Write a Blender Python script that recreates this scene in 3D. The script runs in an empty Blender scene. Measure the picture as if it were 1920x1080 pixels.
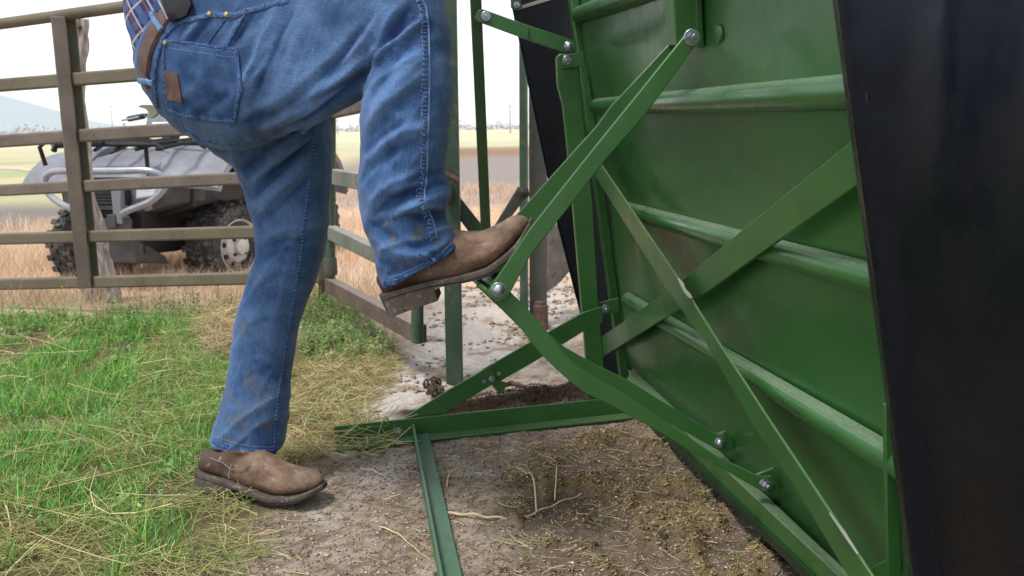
import bpy, bmesh, math, random
import numpy as np
from mathutils import Vector, Matrix
from mathutils.bvhtree import BVHTree

random.seed(7)
rng = np.random.default_rng(11)
S = bpy.context.scene
COL = S.collection
R = math.radians

# ------------------------------------------------------------------ camera
H = 0.80
F = 1662.0
ROT = Matrix.Rotation(R(79.7), 3, 'X') @ Matrix.Rotation(R(-0.9), 3, 'Z')
cd = bpy.data.cameras.new('camera')
cam = bpy.data.objects.new('camera', cd)
COL.objects.link(cam)
cam.matrix_world = Matrix.Translation((0, 0, H)) @ ROT.to_4x4()
cd.sensor_width = 36.0
cd.lens = F / 1920 * 36.0
cd.clip_start = 0.02
cd.clip_end = 9000
cd.dof.use_dof = True
cd.dof.focus_distance = 1.65
cd.dof.aperture_fstop = 9.0
S.camera = cam

# ------------------------------------------------------------------ world, sun
SUN_EL, SUN_AZ = 66.0, 225.0          # high, behind the camera to the left
w = bpy.data.worlds.new('World')
S.world = w
w.use_nodes = True
nt = w.node_tree
bg = nt.nodes['Background']
sky = nt.nodes.new('ShaderNodeTexSky')
sky.sky_type = 'NISHITA'
sky.sun_disc = False
sky.sun_elevation = R(SUN_EL)
sky.sun_rotation = R(SUN_AZ)
sky.air_density = 0.8
sky.dust_density = 0.6
sky.ozone_density = 0.6
hs = nt.nodes.new('ShaderNodeHueSaturation')
hs.inputs['Saturation'].default_value = 0.32
nt.links.new(sky.outputs[0], hs.inputs['Color'])
nt.links.new(hs.outputs[0], bg.inputs['Color'])
bg.inputs['Strength'].default_value = 0.13
sd = bpy.data.lights.new('sun', 'SUN')
sd.energy = 1.5
sd.angle = R(14)
sd.color = (1.0, 0.96, 0.9)
so = bpy.data.objects.new('sun', sd)
COL.objects.link(so)
a, e = R(SUN_AZ), R(SUN_EL)
tosun = Vector((math.sin(a) * math.cos(e), math.cos(a) * math.cos(e), math.sin(e)))
so.rotation_euler = (-tosun).to_track_quat('-Z', 'Y').to_euler()
so.location = tosun * 30
S.view_settings.view_transform = 'Standard'
S.view_settings.look = 'None'
S.view_settings.exposure = 1.05
S.view_settings.gamma = 1.0
S.render.engine = 'CYCLES'
S.cycles.max_bounces = 6
S.cycles.volume_bounces = 4
S.cycles.use_denoising = True

# ------------------------------------------------------------------ helpers
def ray(px, py):
    return ROT @ Vector(((px - 960) / F, -(py - 540) / F, -1.0))
CO = Vector((0, 0, H))
def P(px, py, d):                       # point at depth d (world y)
    r = ray(px, py)
    return CO + r * (d / r.y)
def G(px, py, z=0.0):                   # point on level z
    r = ray(px, py)
    return CO + r * ((z - H) / r.z)
def PL(px, py, p0, n):                  # point on a plane
    r = ray(px, py)
    return CO + r * ((p0 - CO).dot(n) / r.dot(n))

def lin(r, g, b):
    f = lambda c: (c / 255 / 12.92) if c / 255 <= 0.04045 else ((c / 255 + 0.055) / 1.055) ** 2.4
    return (f(r), f(g), f(b), 1.0)

def tag(o, label=None, cat=None, group=None, kind=None):
    if label: o['label'] = label
    if cat: o['category'] = cat
    if group: o['group'] = group
    if kind: o['kind'] = kind
    return o
def thing(name, label, cat, loc=(0, 0, 0), group=None):
    o = bpy.data.objects.new(name, None)
    o.empty_display_size = 0.1
    o.location = loc
    COL.objects.link(o)
    return tag(o, label, cat, group)

def root_loc(p):
    v = Vector((0, 0, 0))
    while p is not None:
        v = v + p.location
        p = p.parent
    return v

class MB:
    def __init__(s):
        s.v, s.f, s.m = [], [], []
    def add(s, vs, fs, mi=0):
        o = len(s.v)
        s.v += [Vector(x) for x in vs]
        s.f += [tuple(i + o for i in f) for f in fs]
        s.m += [mi] * len(fs)
        return s
    def hexa(s, c8, mi=0):              # 0-3 bottom loop, 4-7 top loop
        return s.add(c8, [(3, 2, 1, 0), (4, 5, 6, 7), (0, 1, 5, 4), (1, 2, 6, 5), (2, 3, 7, 6), (3, 0, 4, 7)], mi)
    def box(s, c, size, mat=None, mi=0):
        c = Vector(c)
        hx, hy, hz = size[0] / 2, size[1] / 2, size[2] / 2
        p = [Vector(q) for q in ((-hx, -hy, -hz), (hx, -hy, -hz), (hx, hy, -hz), (-hx, hy, -hz), (-hx, -hy, hz), (hx, -hy, hz), (hx, hy, hz), (-hx, hy, hz))]
        if mat is not None: p = [mat @ q for q in p]
        return s.hexa([c + q for q in p], mi)
    def beam(s, p0, p1, wdir, w_, t_, mi=0, w1=None):   # rectangular bar; wdir = direction of width
        p0, p1 = Vector(p0), Vector(p1)
        ax = (p1 - p0).normalized()
        wd = Vector(wdir); wd = (wd - ax * wd.dot(ax)).normalized()
        td = ax.cross(wd).normalized()
        if w1 is None: w1 = w_
        q = []
        for p, ww in ((p0, w_), (p1, w1)):
            q += [p - wd * ww / 2 - td * t_ / 2, p + wd * ww / 2 - td * t_ / 2, p + wd * ww / 2 + td * t_ / 2, p - wd * ww / 2 + td * t_ / 2]
        return s.hexa(q, mi)
    def prism(s, pts, off, mi=0):       # polygon extruded by off
        n = len(pts); off = Vector(off)
        a_ = [Vector(p) for p in pts]; b_ = [p + off for p in a_]
        fs = [tuple(range(n))[::-1], tuple(range(n, 2 * n))]
        fs += [(i, (i + 1) % n, n + (i + 1) % n, n + i) for i in range(n)]
        return s.add(a_ + b_, fs, mi)
    def tube(s, pts, rad, n=10, mi=0, caps=True, flat=None):
        pts = [Vector(p) for p in pts]
        k = len(pts)
        rad = rad if hasattr(rad, '__len__') else [rad] * k
        vs = []
        ref = None
        for i in range(k):
            t = (pts[min(i + 1, k - 1)] - pts[max(i - 1, 0)]).normalized()
            if ref is None:
                ref = Vector((0, 0, 1)) if abs(t.z) < 0.9 else Vector((1, 0, 0))
            sx = t.cross(ref).normalized()
            sy = sx.cross(t).normalized()
            ref = sy
            for j in range(n):
                an = 2 * math.pi * j / n
                vs.append(pts[i] + (sx * math.cos(an) + sy * math.sin(an)) * rad[i])
        fs = []
        for i in range(k - 1):
            for j in range(n):
                fs.append((i * n + j, i * n + (j + 1) % n, (i + 1) * n + (j + 1) % n, (i + 1) * n + j))
        if caps:
            fs.append(tuple(range(n))[::-1]); fs.append(tuple((k - 1) * n + j for j in range(n)))
        return s.add(vs, fs, mi)
    def lathe(s, prof, c, axis, n=24, mi=0, caps=True):   # prof: (radius, along)
        axis = Vector(axis).normalized(); c = Vector(c)
        ref = Vector((0, 0, 1)) if abs(axis.z) < 0.9 else Vector((1, 0, 0))
        sx = axis.cross(ref).normalized(); sy = axis.cross(sx).normalized()
        k = len(prof); vs = []
        for r_, h_ in prof:
            for j in range(n):
                an = 2 * math.pi * j / n
                vs.append(c + axis * h_ + (sx * math.cos(an) + sy * math.sin(an)) * r_)
        fs = [(i * n + j, i * n + (j + 1) % n, (i + 1) * n + (j + 1) % n, (i + 1) * n + j) for i in range(k - 1) for j in range(n)]
        if caps: fs.append(tuple(range(n))[::-1]); fs.append(tuple((k - 1) * n + j for j in range(n)))
        return s.add(vs, fs, mi)
    def rings(s, rings, mi=0, caps=True):
        n = len(rings[0]); vs = [p for r_ in rings for p in r_]
        fs = [(i * n + j, i * n + (j + 1) % n, (i + 1) * n + (j + 1) % n, (i + 1) * n + j) for i in range(len(rings) - 1) for j in range(n)]
        if caps:
            fs.append(tuple(range(n))[::-1]); fs.append(tuple((len(rings) - 1) * n + j for j in range(n)))
        return s.add(vs, fs, mi)
    def mesh(s, name, off=Vector((0, 0, 0))):
        me = bpy.data.meshes.new(name)
        me.from_pydata([tuple(v - off) for v in s.v], [], s.f)
        me.polygons.foreach_set('material_index', s.m)
        bm = bmesh.new(); bm.from_mesh(me)
        bmesh.ops.recalc_face_normals(bm, faces=bm.faces)
        bm.to_mesh(me); bm.free()
        return me
    def build(s, name, mats, parent=None, bevel=0, smooth=False, seg=2, loc=None, angle=35):
        off = root_loc(parent) if parent else Vector(loc or (0, 0, 0))
        me = s.mesh(name, off)
        for m_ in (mats if isinstance(mats, (list, tuple)) else [mats]): me.materials.append(m_)
        o = bpy.data.objects.new(name, me)
        COL.objects.link(o)
        if parent: o.parent = parent
        elif loc: o.location = loc
        if bevel:
            b = o.modifiers.new('bevel', 'BEVEL'); b.width = bevel; b.segments = seg; b.limit_method = 'ANGLE'; b.angle_limit = R(40)
        if smooth or bevel:
            me.polygons.foreach_set('use_smooth', [True] * len(me.polygons))
            me.set_sharp_from_angle(angle=R(angle))
        return o

# value noise in numpy
def _hash(ix, iy, seed):
    h = (ix.astype(np.int64) * 374761393 + iy.astype(np.int64) * 668265263 + seed * 974711) & 0xffffffff
    h = ((h ^ (h >> 13)) * 1274126177) & 0xffffffff
    h = h ^ (h >> 16)
    return (h & 0xffff) / 65535.0
def vnoise(x, y, sc, seed=0):
    x = np.asarray(x, float) * sc; y = np.asarray(y, float) * sc
    ix = np.floor(x); iy = np.floor(y)
    fx = x - ix; fy = y - iy
    fx = fx * fx * (3 - 2 * fx); fy = fy * fy * (3 - 2 * fy)
    ix = ix.astype(np.int64); iy = iy.astype(np.int64)
    a_ = _hash(ix, iy, seed); b_ = _hash(ix + 1, iy, seed); c_ = _hash(ix, iy + 1, seed); d_ = _hash(ix + 1, iy + 1, seed)
    return (a_ * (1 - fx) + b_ * fx) * (1 - fy) + (c_ * (1 - fx) + d_ * fx) * fy
def fbm(x, y, sc, oct=4, seed=0, gain=0.5):
    t, am, tot = 0, 1, 0
    for o_ in range(oct):
        t = t + am * vnoise(x, y, sc * 2 ** o_, seed + o_ * 17); tot += am; am *= gain
    return t / tot
def sstep(a_, b_, x):
    t = np.clip((x - a_) / (b_ - a_), 0, 1)
    return t * t * (3 - 2 * t)
def polysd(x, y, poly):                 # signed distance (inside negative)
    poly = np.array(poly); n = len(poly)
    dmin = np.full(np.shape(x), 1e9); ins = np.zeros(np.shape(x), bool)
    for i in range(n):
        ax, ay = poly[i]; bx, by = poly[(i + 1) % n]
        ex, ey = bx - ax, by - ay
        t = np.clip(((x - ax) * ex + (y - ay) * ey) / (ex * ex + ey * ey + 1e-12), 0, 1)
        dmin = np.minimum(dmin, np.hypot(x - ax - t * ex, y - ay - t * ey))
        c = ((ay > y) != (by > y)) & (x < (bx - ax) * (y - ay) / (by - ay + 1e-12) + ax)
        ins ^= c
    return np.where(ins, -dmin, dmin)
def gpoly(pix):
    return [tuple(G(*p)[:2]) for p in pix]

# ------------------------------------------------------------------ materials
def newmat(name):
    m = bpy.data.materials.new(name); m.use_nodes = True
    n = m.node_tree; b = n.nodes['Principled BSDF']
    return m, n, b
def N(n, t, **kw):
    x = n.nodes.new(t)
    for k, v in kw.items():
        if k.startswith('i_'): x.inputs[k[2:].replace('_', ' ')].default_value = v
        else: setattr(x, k, v)
    return x
def noise(n, scale, detail=4, rough=0.55, vec=None, stretch=None, coord='Object'):
    x = N(n, 'ShaderNodeTexNoise'); x.inputs['Scale'].default_value = scale; x.inputs['Detail'].default_value = detail; x.inputs['Roughness'].default_value = rough
    if vec is None:
        tc = N(n, 'ShaderNodeTexCoord'); vec = tc.outputs[coord]
    if stretch:
        mp = N(n, 'ShaderNodeMapping'); mp.inputs['Scale'].default_value = stretch
        n.links.new(vec, mp.inputs['Vector']); vec = mp.outputs[0]
    n.links.new(vec, x.inputs['Vector'])
    return x.outputs['Fac']
def ramp(n, src, lo, hi, a_=(0, 0, 0, 1), b_=(1, 1, 1, 1)):
    x = N(n, 'ShaderNodeValToRGB'); x.color_ramp.elements[0].position = lo; x.color_ramp.elements[1].position = hi
    x.color_ramp.elements[0].color = a_; x.color_ramp.elements[1].color = b_
    n.links.new(src, x.inputs[0])
    return x.outputs[0]
def mixc(n, fac, a_, b_, mode='MIX'):
    x = N(n, 'ShaderNodeMix', data_type='RGBA', blend_type=mode)
    for s_, v in ((x.inputs['Factor'], fac), (x.inputs['A'], a_), (x.inputs['B'], b_)):
        if hasattr(v, 'is_linked') or hasattr(v, 'links'): n.links.new(v, s_)
        else: s_.default_value = v
    return x.outputs['Result']
def math_(n, op, a_, b_=None):
    x = N(n, 'ShaderNodeMath', operation=op)
    for i, v in enumerate((a_, b_)):
        if v is None: continue
        if hasattr(v, 'links'): n.links.new(v, x.inputs[i])
        else: x.inputs[i].default_value = v
    return x.outputs[0]
def bump(n, b, h, strength=0.2, dist=0.002):
    x = N(n, 'ShaderNodeBump'); x.inputs['Strength'].default_value = strength; x.inputs['Distance'].default_value = dist
    n.links.new(h, x.inputs['Height']); n.links.new(x.outputs[0], b.inputs['Normal'])
def upness(n):
    g = N(n, 'ShaderNodeNewGeometry'); sx = N(n, 'ShaderNodeSeparateXYZ')
    n.links.new(g.outputs['True Normal'], sx.inputs[0])
    return sx.outputs['Z']

def paint(name, c1, c2, rough=0.35, spots=None, spot_amt=0.62, dust=None, dust_amt=0.5, metallic=0, bumps=0.05, scale=9, coat=0.0, spec=0.5, dust_scale=90, dust_lo=.72, spot_scale=60):
    m, n, b = newmat(name)
    col = mixc(n, ramp(n, noise(n, scale, 5), 0.35, 0.68), c1, c2)
    if spots:
        f = ramp(n, noise(n, spot_scale, 6, 0.7), spot_amt, spot_amt + 0.06)
        f2 = ramp(n, noise(n, 11, 3), 0.45, 0.6)
        f = math_(n, 'MULTIPLY', f, f2)
        col = mixc(n, f, col, spots)
    if dust:
        u = ramp(n, upness(n), dust_lo, dust_lo + .18)
        g = ramp(n, noise(n, dust_scale, 5, 0.7), 0.22, 0.78)
        col = mixc(n, math_(n, 'MULTIPLY', math_(n, 'MULTIPLY', u, g), dust_amt), col, dust)
    n.links.new(col, b.inputs['Base Color'])
    rr = ramp(n, noise(n, 22, 5), 0.3, 0.7, (rough - 0.06,) * 3 + (1,), (rough + 0.1,) * 3 + (1,))
    n.links.new(rr, b.inputs['Roughness'])
    b.inputs['Metallic'].default_value = metallic
    b.inputs['Coat Weight'].default_value = coat
    b.inputs['Coat Roughness'].default_value = 0.15
    b.inputs['Specular IOR Level'].default_value = spec
    bump(n, b, noise(n, 45, 5), bumps, 0.002)
    return m
def attrmat(name, rough=0.85, var=0.25, sc=40, bumps=0.0, trans=0.0):
    m, n, b = newmat(name)
    at = N(n, 'ShaderNodeAttribute', attribute_name='col')
    f = ramp(n, noise(n, sc, 4), 0.3, 0.7, (1 - var,) * 3 + (1,), (1 + var,) * 3 + (1,))
    n.links.new(mixc(n, 1.0, at.outputs['Color'], f, 'MULTIPLY'), b.inputs['Base Color'])
    b.inputs['Roughness'].default_value = rough
    b.inputs['Specular IOR Level'].default_value = 0.25
    if bumps: bump(n, b, noise(n, sc * 3, 5), bumps, 0.004)
    return m

M = {}
M['green'] = paint('green_paint', lin(46, 91, 41), lin(54, 102, 48), 0.36, spots=lin(110, 116, 96), spot_amt=0.68, dust=lin(150, 152, 135), dust_amt=0.4, coat=0.15)
M['green_sheet'] = paint('green_sheet_paint', lin(40, 90, 39), lin(47, 98, 45), 0.36, scale=3, bumps=0.015, coat=0.2)
M['green_rib'] = paint('green_rib_paint', lin(44, 92, 42), lin(52, 102, 49), 0.3, dust=lin(160, 168, 150), dust_amt=0.75, coat=0.25, dust_scale=200, dust_lo=.62)
M['black'] = paint('black_paint', lin(5, 7, 13), lin(8, 10, 18), 0.26, spots=lin(110, 112, 120), spot_amt=0.70, spot_scale=230, bumps=0.025, scale=3, coat=0.0, spec=0.38)
M['black'].node_tree.nodes['Principled BSDF'].inputs['Specular Tint'].default_value = (.62, .76, 1, 1)
M['black_rubber'] = paint('black_rubber', lin(9, 10, 15), lin(15, 16, 24), 0.45, bumps=0.05, spec=0.3)
M['zinc'] = paint('zinc_bolt', lin(150, 155, 160), lin(185, 190, 195), 0.28, metallic=0.9, bumps=0.15, scale=60)
M['edge'] = paint('worn_edge', lin(120, 128, 112), lin(150, 152, 140), 0.5)
M['gate'] = paint('gate_steel', lin(96, 84, 74), lin(118, 106, 94), 0.6, spots=lin(96, 66, 52), spot_amt=0.55, dust=lin(150, 140, 128), dust_amt=0.5, scale=6, bumps=0.2)
M['gate_green'] = paint('gate_moss_steel', lin(96, 86, 68), lin(114, 106, 86), 0.65, spots=lin(84, 62, 50), spot_amt=0.57, dust=lin(150, 146, 130), dust_amt=0.4, scale=5, bumps=0.2)
M['gate_shaded'] = paint('shaded_gate_steel', lin(70, 72, 54), lin(88, 86, 68), 0.7, scale=6, bumps=0.2)  # gate steel darkened to carry the shade on the rear upright
M['pipe_green'] = paint('old_green_pipe', lin(48, 72, 54), lin(66, 86, 68), 0.5, spots=lin(120, 96, 84), spot_amt=0.56, bumps=0.25, scale=12)
M['rail_grey'] = paint('weathered_green_tube', lin(96, 110, 98), lin(128, 126, 116), 0.55, spots=lin(110, 84, 74), spot_amt=0.5, dust=lin(185, 182, 172), dust_amt=0.7, scale=7, bumps=0.2)
M['rail_rust'] = paint('rusty_tube', lin(84, 68, 60), lin(108, 92, 82), 0.65, spots=lin(120, 120, 104), spot_amt=0.56, dust=lin(175, 165, 155), dust_amt=0.6, scale=8, bumps=0.25)
M['post_grey'] = paint('grey_pipe', lin(66, 72, 62), lin(88, 88, 76), 0.6, spots=lin(112, 84, 68), spot_amt=0.55, scale=10, bumps=0.3)
M['rust'] = paint('rust', lin(70, 52, 44), lin(98, 76, 64), 0.8, spots=lin(120, 100, 90), spot_amt=0.55, bumps=0.5, scale=30)
M['concrete'] = paint('rough_concrete', lin(104, 98, 90), lin(132, 126, 116), 0.9, spots=lin(70, 64, 58), spot_amt=0.52, bumps=0.6, scale=30)

# ------------------------------------------------------------------ terrain
GRASS_PX = [(-500, 572), (150, 585), (330, 560), (470, 545), (600, 545), (670, 590), (735, 635), (745, 690), (690, 730), (640, 790), (600, 840), (560, 870), (540, 960), (450, 1010), (400, 1090), (300, 1500), (-900, 1500)]
GRASS = gpoly(GRASS_PX)
PALE1 = gpoly([(800, 540), (1080, 500), (1085, 590), (1000, 690), (890, 700), (830, 745), (720, 800), (620, 800), (690, 720), (760, 690)])
LUMP = gpoly([(960, 830), (1200, 790), (1300, 850), (1560, 1090), (1500, 1400), (1000, 1400), (900, 1000)])
MOUND_A, MOUND_B = G(800, 775), G(1130, 745)
def ground_z(x, y):
    x = np.asarray(x, float); y = np.asarray(y, float)
    z = -0.09 * sstep(4.0, 5.2, y)
    near = 1 - sstep(6, 10, y)
    z = z + near * ((fbm(x, y, 2.2, 3, 5) - 0.5) * 0.016)
    g = sstep(0.06, -0.10, polysd(x, y, GRASS) + (fbm(x, y, 7, 3, 21) - 0.5) * 0.14)
    z = z + near * (1 - g) * ((fbm(x, y, 24, 4, 3) - 0.5) * 0.012)
    lp = sstep(0.05, -0.12, polysd(x, y, LUMP))
    lum = np.clip(fbm(x, y, 15, 4, 44) - 0.5, 0, 1)
    z = z + near * lp * lum * 0.10 + near * lp * np.clip(fbm(x, y, 60, 3, 9) - 0.5, 0, 1) * 0.016
    ex, ey = MOUND_B.x - MOUND_A.x, MOUND_B.y - MOUND_A.y
    t = np.clip(((x - MOUND_A.x) * ex + (y - MOUND_A.y) * ey) / (ex * ex + ey * ey), 0, 1)
    dd = np.hypot(x - MOUND_A.x - t * ex, (y - MOUND_A.y - t * ey) * 1.6)
    z = z + (0.012 + 0.055 * t) * np.exp(-(dd / 0.075) ** 2) * (0.6 + 0.8 * fbm(x, y, 22, 3, 8))
    # hoof pits on the pale path
    pl = sstep(0.05, -0.05, polysd(x, y, PALE1))
    z = z - near * pl * np.clip(fbm(x, y, 11, 3, 77) - 0.6, 0, 1) * 0.08
    return z
def gz(x, y):
    return float(ground_z(np.array([x]), np.array([y]))[0])

def axis_(lo, hi, step, far_lo, far_hi, grow=1.12):
    core = list(np.arange(lo, hi, step))
    a_, s_ = core[0], step
    left = []
    while a_ > far_lo:
        s_ *= grow; a_ -= s_; left.append(a_)
    b_, s_ = core[-1], step
    right = []
    while b_ < far_hi:
        s_ *= grow; b_ += s_; right.append(b_)
    return np.array(left[::-1] + core + right)
gx = axis_(-1.5, 1.0, 0.0095, -4000, 4000)
gy = axis_(1.35, 3.3, 0.0095, -60, 6000)
X, Y = np.meshgrid(gx, gy)
Xf, Yf = X.ravel(), Y.ravel()
Zf = ground_z(Xf, Yf)

def cmix(a_, b_, t):
    return a_ * (1 - t[:, None]) + np.array(b_)[None, :3] * t[:, None]
def ground_cols(x, y):
    n1 = fbm(x, y, 3.0, 4, 1); n2 = fbm(x, y, 14, 4, 2); n3 = fbm(x, y, 55, 3, 4)
    c = np.tile(np.array(lin(152, 138, 126)[:3]), (len(x), 1))
    c = cmix(c, lin(174, 162, 150), sstep(0.45, 0.65, n2))
    c = cmix(c, lin(108, 92, 76), sstep(0.52, 0.66, n3) * 0.7)
    pl = sstep(0.06, -0.06, polysd(x, y, PALE1) + (n2 - 0.5) * 0.16)
    c = cmix(c, lin(200, 194, 186), pl * 0.95)
    # damp manure crumbs on the pale path
    man = sstep(0.56, 0.66, fbm(x, y, 9, 4, 66)) * pl
    c = cmix(c, lin(152, 132, 110), man * 0.8)
    # pale dusty patches in the foreground
    for (px, py, r_) in ((745, 870, .055), (690, 900, .06), (800, 850, .04), (1240, 1000, .05), (1140, 1020, .04), (960, 1010, .05), (600, 955, .05)):
        q = G(px, py)
        d = np.hypot(x - q.x, (y - q.y) * 0.6)
        c = cmix(c, lin(192, 184, 176), sstep(r_ * 1.4, 0, d + (n2 - 0.5) * 0.08 + (n3 - .5) * .03) * 0.75)
    lp = sstep(0.05, -0.12, polysd(x, y, LUMP))
    c = cmix(c, lin(98, 83, 68), lp * 0.75)
    c = cmix(c, lin(124, 106, 64), lp * sstep(0.55, 0.66, fbm(x, y, 15, 4, 44)) * 0.6)
    ex, ey = MOUND_B.x - MOUND_A.x, MOUND_B.y - MOUND_A.y
    t = np.clip(((x - MOUND_A.x) * ex + (y - MOUND_A.y) * ey) / (ex * ex + ey * ey), 0, 1)
    dd = np.hypot(x - MOUND_A.x - t * ex, (y - MOUND_A.y - t * ey) * 1.6)
    c = cmix(c, lin(64, 51, 39), sstep(0.13, 0.05, dd + (n2 - 0.5) * 0.05))
    g = sstep(0.05, -0.12, polysd(x, y, GRASS) + (fbm(x, y, 7, 3, 21) - 0.5) * 0.14)
    c = cmix(c, lin(112, 104, 74), g)
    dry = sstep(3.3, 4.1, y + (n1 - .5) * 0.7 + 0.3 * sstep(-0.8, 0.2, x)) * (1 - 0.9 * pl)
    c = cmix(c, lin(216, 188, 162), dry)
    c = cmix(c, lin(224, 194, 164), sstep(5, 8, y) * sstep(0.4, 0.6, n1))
    # far land: bare grey yard, then fields
    n4 = fbm(x, y * 2.2, 0.16, 4, 31); n5 = fbm(x, y, 0.02, 3, 32)
    bare = sstep(9.5, 11.5, y + (n4 - .5) * 4) * (1 - sstep(27, 31, y + (n4 - .5) * 5))
    c = cmix(c, lin(150, 142, 138), bare * 0.95)
    lb = sstep(6.3, 7.2, y + (n1 - .5)) * (1 - sstep(12, 14, y)) * sstep(-4.0, -5.0, x)
    c = cmix(c, lin(134, 128, 122), lb)
    c = cmix(c, lin(150, 124, 100), sstep(26, 30, y + (n4 - .5) * 3))
    lg = sstep(10.5, 13, y) * sstep(-3.5, -5.5, x) * (1 - sstep(40, 60, y))
    c = cmix(c, lin(206, 194, 158), lg)
    c = cmix(c, lin(176, 182, 138), lg * sstep(0.45, 0.6, fbm(x, y, 0.25, 3, 35)))
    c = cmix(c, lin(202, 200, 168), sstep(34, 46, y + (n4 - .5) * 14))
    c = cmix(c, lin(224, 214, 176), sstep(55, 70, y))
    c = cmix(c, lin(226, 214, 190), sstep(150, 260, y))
    return c
def add_cols(me, c):
    at = me.attributes.new('col', 'FLOAT_COLOR', 'POINT')
    at.data.foreach_set('color', np.concatenate([np.clip(c, 0, 1), np.ones((len(c), 1))], 1).astype(np.float32).ravel())
def np_mesh(name, V, Fq, cols=None, mat=None, smooth=False):   # Fq: (n,k) faces of one size
    me = bpy.data.meshes.new(name)
    V = np.asarray(V, np.float32); Fq = np.asarray(Fq, np.int32)
    nf, k = Fq.shape
    me.vertices.add(len(V)); me.vertices.foreach_set('co', V.ravel())
    me.loops.add(nf * k); me.loops.foreach_set('vertex_index', Fq.ravel())
    me.polygons.add(nf); me.polygons.foreach_set('loop_start', np.arange(0, nf * k, k, dtype=np.int32))
    me.update(calc_edges=True)
    if smooth: me.polygons.foreach_set('use_smooth', np.ones(nf, bool))
    if cols is not None: add_cols(me, cols)
    if mat: me.materials.append(mat)
    o = bpy.data.objects.new(name, me); COL.objects.link(o)
    return o
nx, ny = len(gx), len(gy)
ii = np.arange(nx * ny).reshape(ny, nx)
quads = np.stack([ii[:-1, :-1], ii[:-1, 1:], ii[1:, 1:], ii[1:, :-1]], -1).reshape(-1, 4)
m, n, b = newmat('soil')
at = N(n, 'ShaderNodeAttribute', attribute_name='col')
f1 = ramp(n, noise(n, 160, 6, 0.7), 0.3, 0.72, (0.62,) * 3 + (1,), (1.3,) * 3 + (1,))
f2 = ramp(n, noise(n, 38, 5, 0.65), 0.3, 0.7, (0.78, 0.76, 0.74, 1), (1.18, 1.16, 1.14, 1))
n.links.new(mixc(n, 1.0, mixc(n, 1.0, at.outputs['Color'], f1, 'MULTIPLY'), f2, 'MULTIPLY'), b.inputs['Base Color'])
b.inputs['Roughness'].default_value = 0.95
b.inputs['Specular IOR Level'].default_value = 0.15
bump(n, b, noise(n, 170, 6, 0.7), 0.6, 0.008)
M['soil'] = m
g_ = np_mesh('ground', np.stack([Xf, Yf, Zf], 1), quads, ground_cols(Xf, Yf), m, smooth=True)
tag(g_, kind='structure')

# distant hills
def hill(name, pix, d, col, depth=400):
    mb = MB()
    base = [P(px, 262, d) for px, py in pix]
    n_ = len(pix)
    front = [Vector((p.x, d - 500, -5)) for p in base]
    top = [P(px, py, d) for px, py in pix]
    back = [Vector((p.x, d + depth, -5)) for p in base]
    vs = front + top + back
    fs = [(i, i + 1, n_ + i + 1, n_ + i) for i in range(n_ - 1)] + [(n_ + i, n_ + i + 1, 2 * n_ + i + 1, 2 * n_ + i) for i in range(n_ - 1)]
    mb.add(vs, fs)
    m_ = paint(name + '_haze', col, col, 0.95, bumps=0)  # haze blue put into the hill's own colour
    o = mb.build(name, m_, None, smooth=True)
    tag(o, kind='structure')
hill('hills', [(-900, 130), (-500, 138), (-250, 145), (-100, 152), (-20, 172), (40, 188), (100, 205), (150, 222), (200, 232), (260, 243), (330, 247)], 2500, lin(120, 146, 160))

# ------------------------------------------------------------------ livestock chute
U = Vector((-math.sin(R(8.15)), math.cos(R(8.15)), 0))      # along the chute, away from the camera
SX = Vector((math.cos(R(8.15)), math.sin(R(8.15)), 0))      # across it, to the right
def upl(d0): return (Vector((0, d0, 0)), U)
END = upl(2.46); PF = upl(1.46); PR = upl(1.67)
fb = P(1178, 712, 2.60); ft = P(1083, 0, 2.60)
slope = (ft - fb) / (ft.z - fb.z)                           # up the leaning sheet, per metre of height
PN = U.cross(slope).normalized()
if PN.x > 0: PN = -PN                                       # panel normal, out towards the person
def panel(off=0.0): return (fb + PN * off, PN)
def onpan(px, py, off=0.0):
    return PL(px, py, *panel(off))

chute = thing('livestock_chute', 'new green painted steel livestock chute with black panels and foot pedal linkage', 'livestock chute', G(1150, 782))
CL = root_loc(chute)
def plate(name, pix, plane, thick, mat, bevel=0.0015, parent=chute, back=True, seg=2):
    p0, n_ = plane
    pts = [PL(x, y, p0, n_) for x, y in pix]
    nn = n_ if n_.dot(pts[0] - CO) > 0 else -n_
    mb = MB(); mb.prism(pts, nn * thick)
    return mb.build(name, mat, parent, bevel=bevel, seg=seg)
def bolt(px, py, plane, r, parent=chute, proud=0.0, dome=False, name='bolt', mat=None):
    p0, n_ = plane
    c = PL(px, py, p0, n_)
    ax = -n_ if n_.dot(c - CO) > 0 else n_.copy()
    mb = MB()
    c0 = c + ax * proud - ax * 0.002
    mb.lathe([(r * 1.0, 0), (r * 1.0, 0.0035), (r * 0.95, 0.004)], c0, ax, 20)       # washer
    h = r * 0.72
    if dome:
        mb.lathe([(r * .86, 0.004), (r * .86, 0.006), (r * .78, 0.009), (r * .58, 0.0115), (r * .3, 0.013), (r * .08, 0.0134)], c0, ax, 18)
    else:
        mb.lathe([(h, 0.004), (h, 0.010), (h * .86, 0.0118)], c0, ax, 6)
        mb.lathe([(h * .45, 0.0118), (h * .45, 0.017), (h * .36, 0.018)], c0, ax, 10)
    return mb.build(name, mat or M['zinc'], parent, smooth=True, angle=30)

M['edge_strip'] = paint('edge_strip_paint', lin(20, 44, 24), lin(26, 54, 30), 0.5)
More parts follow.
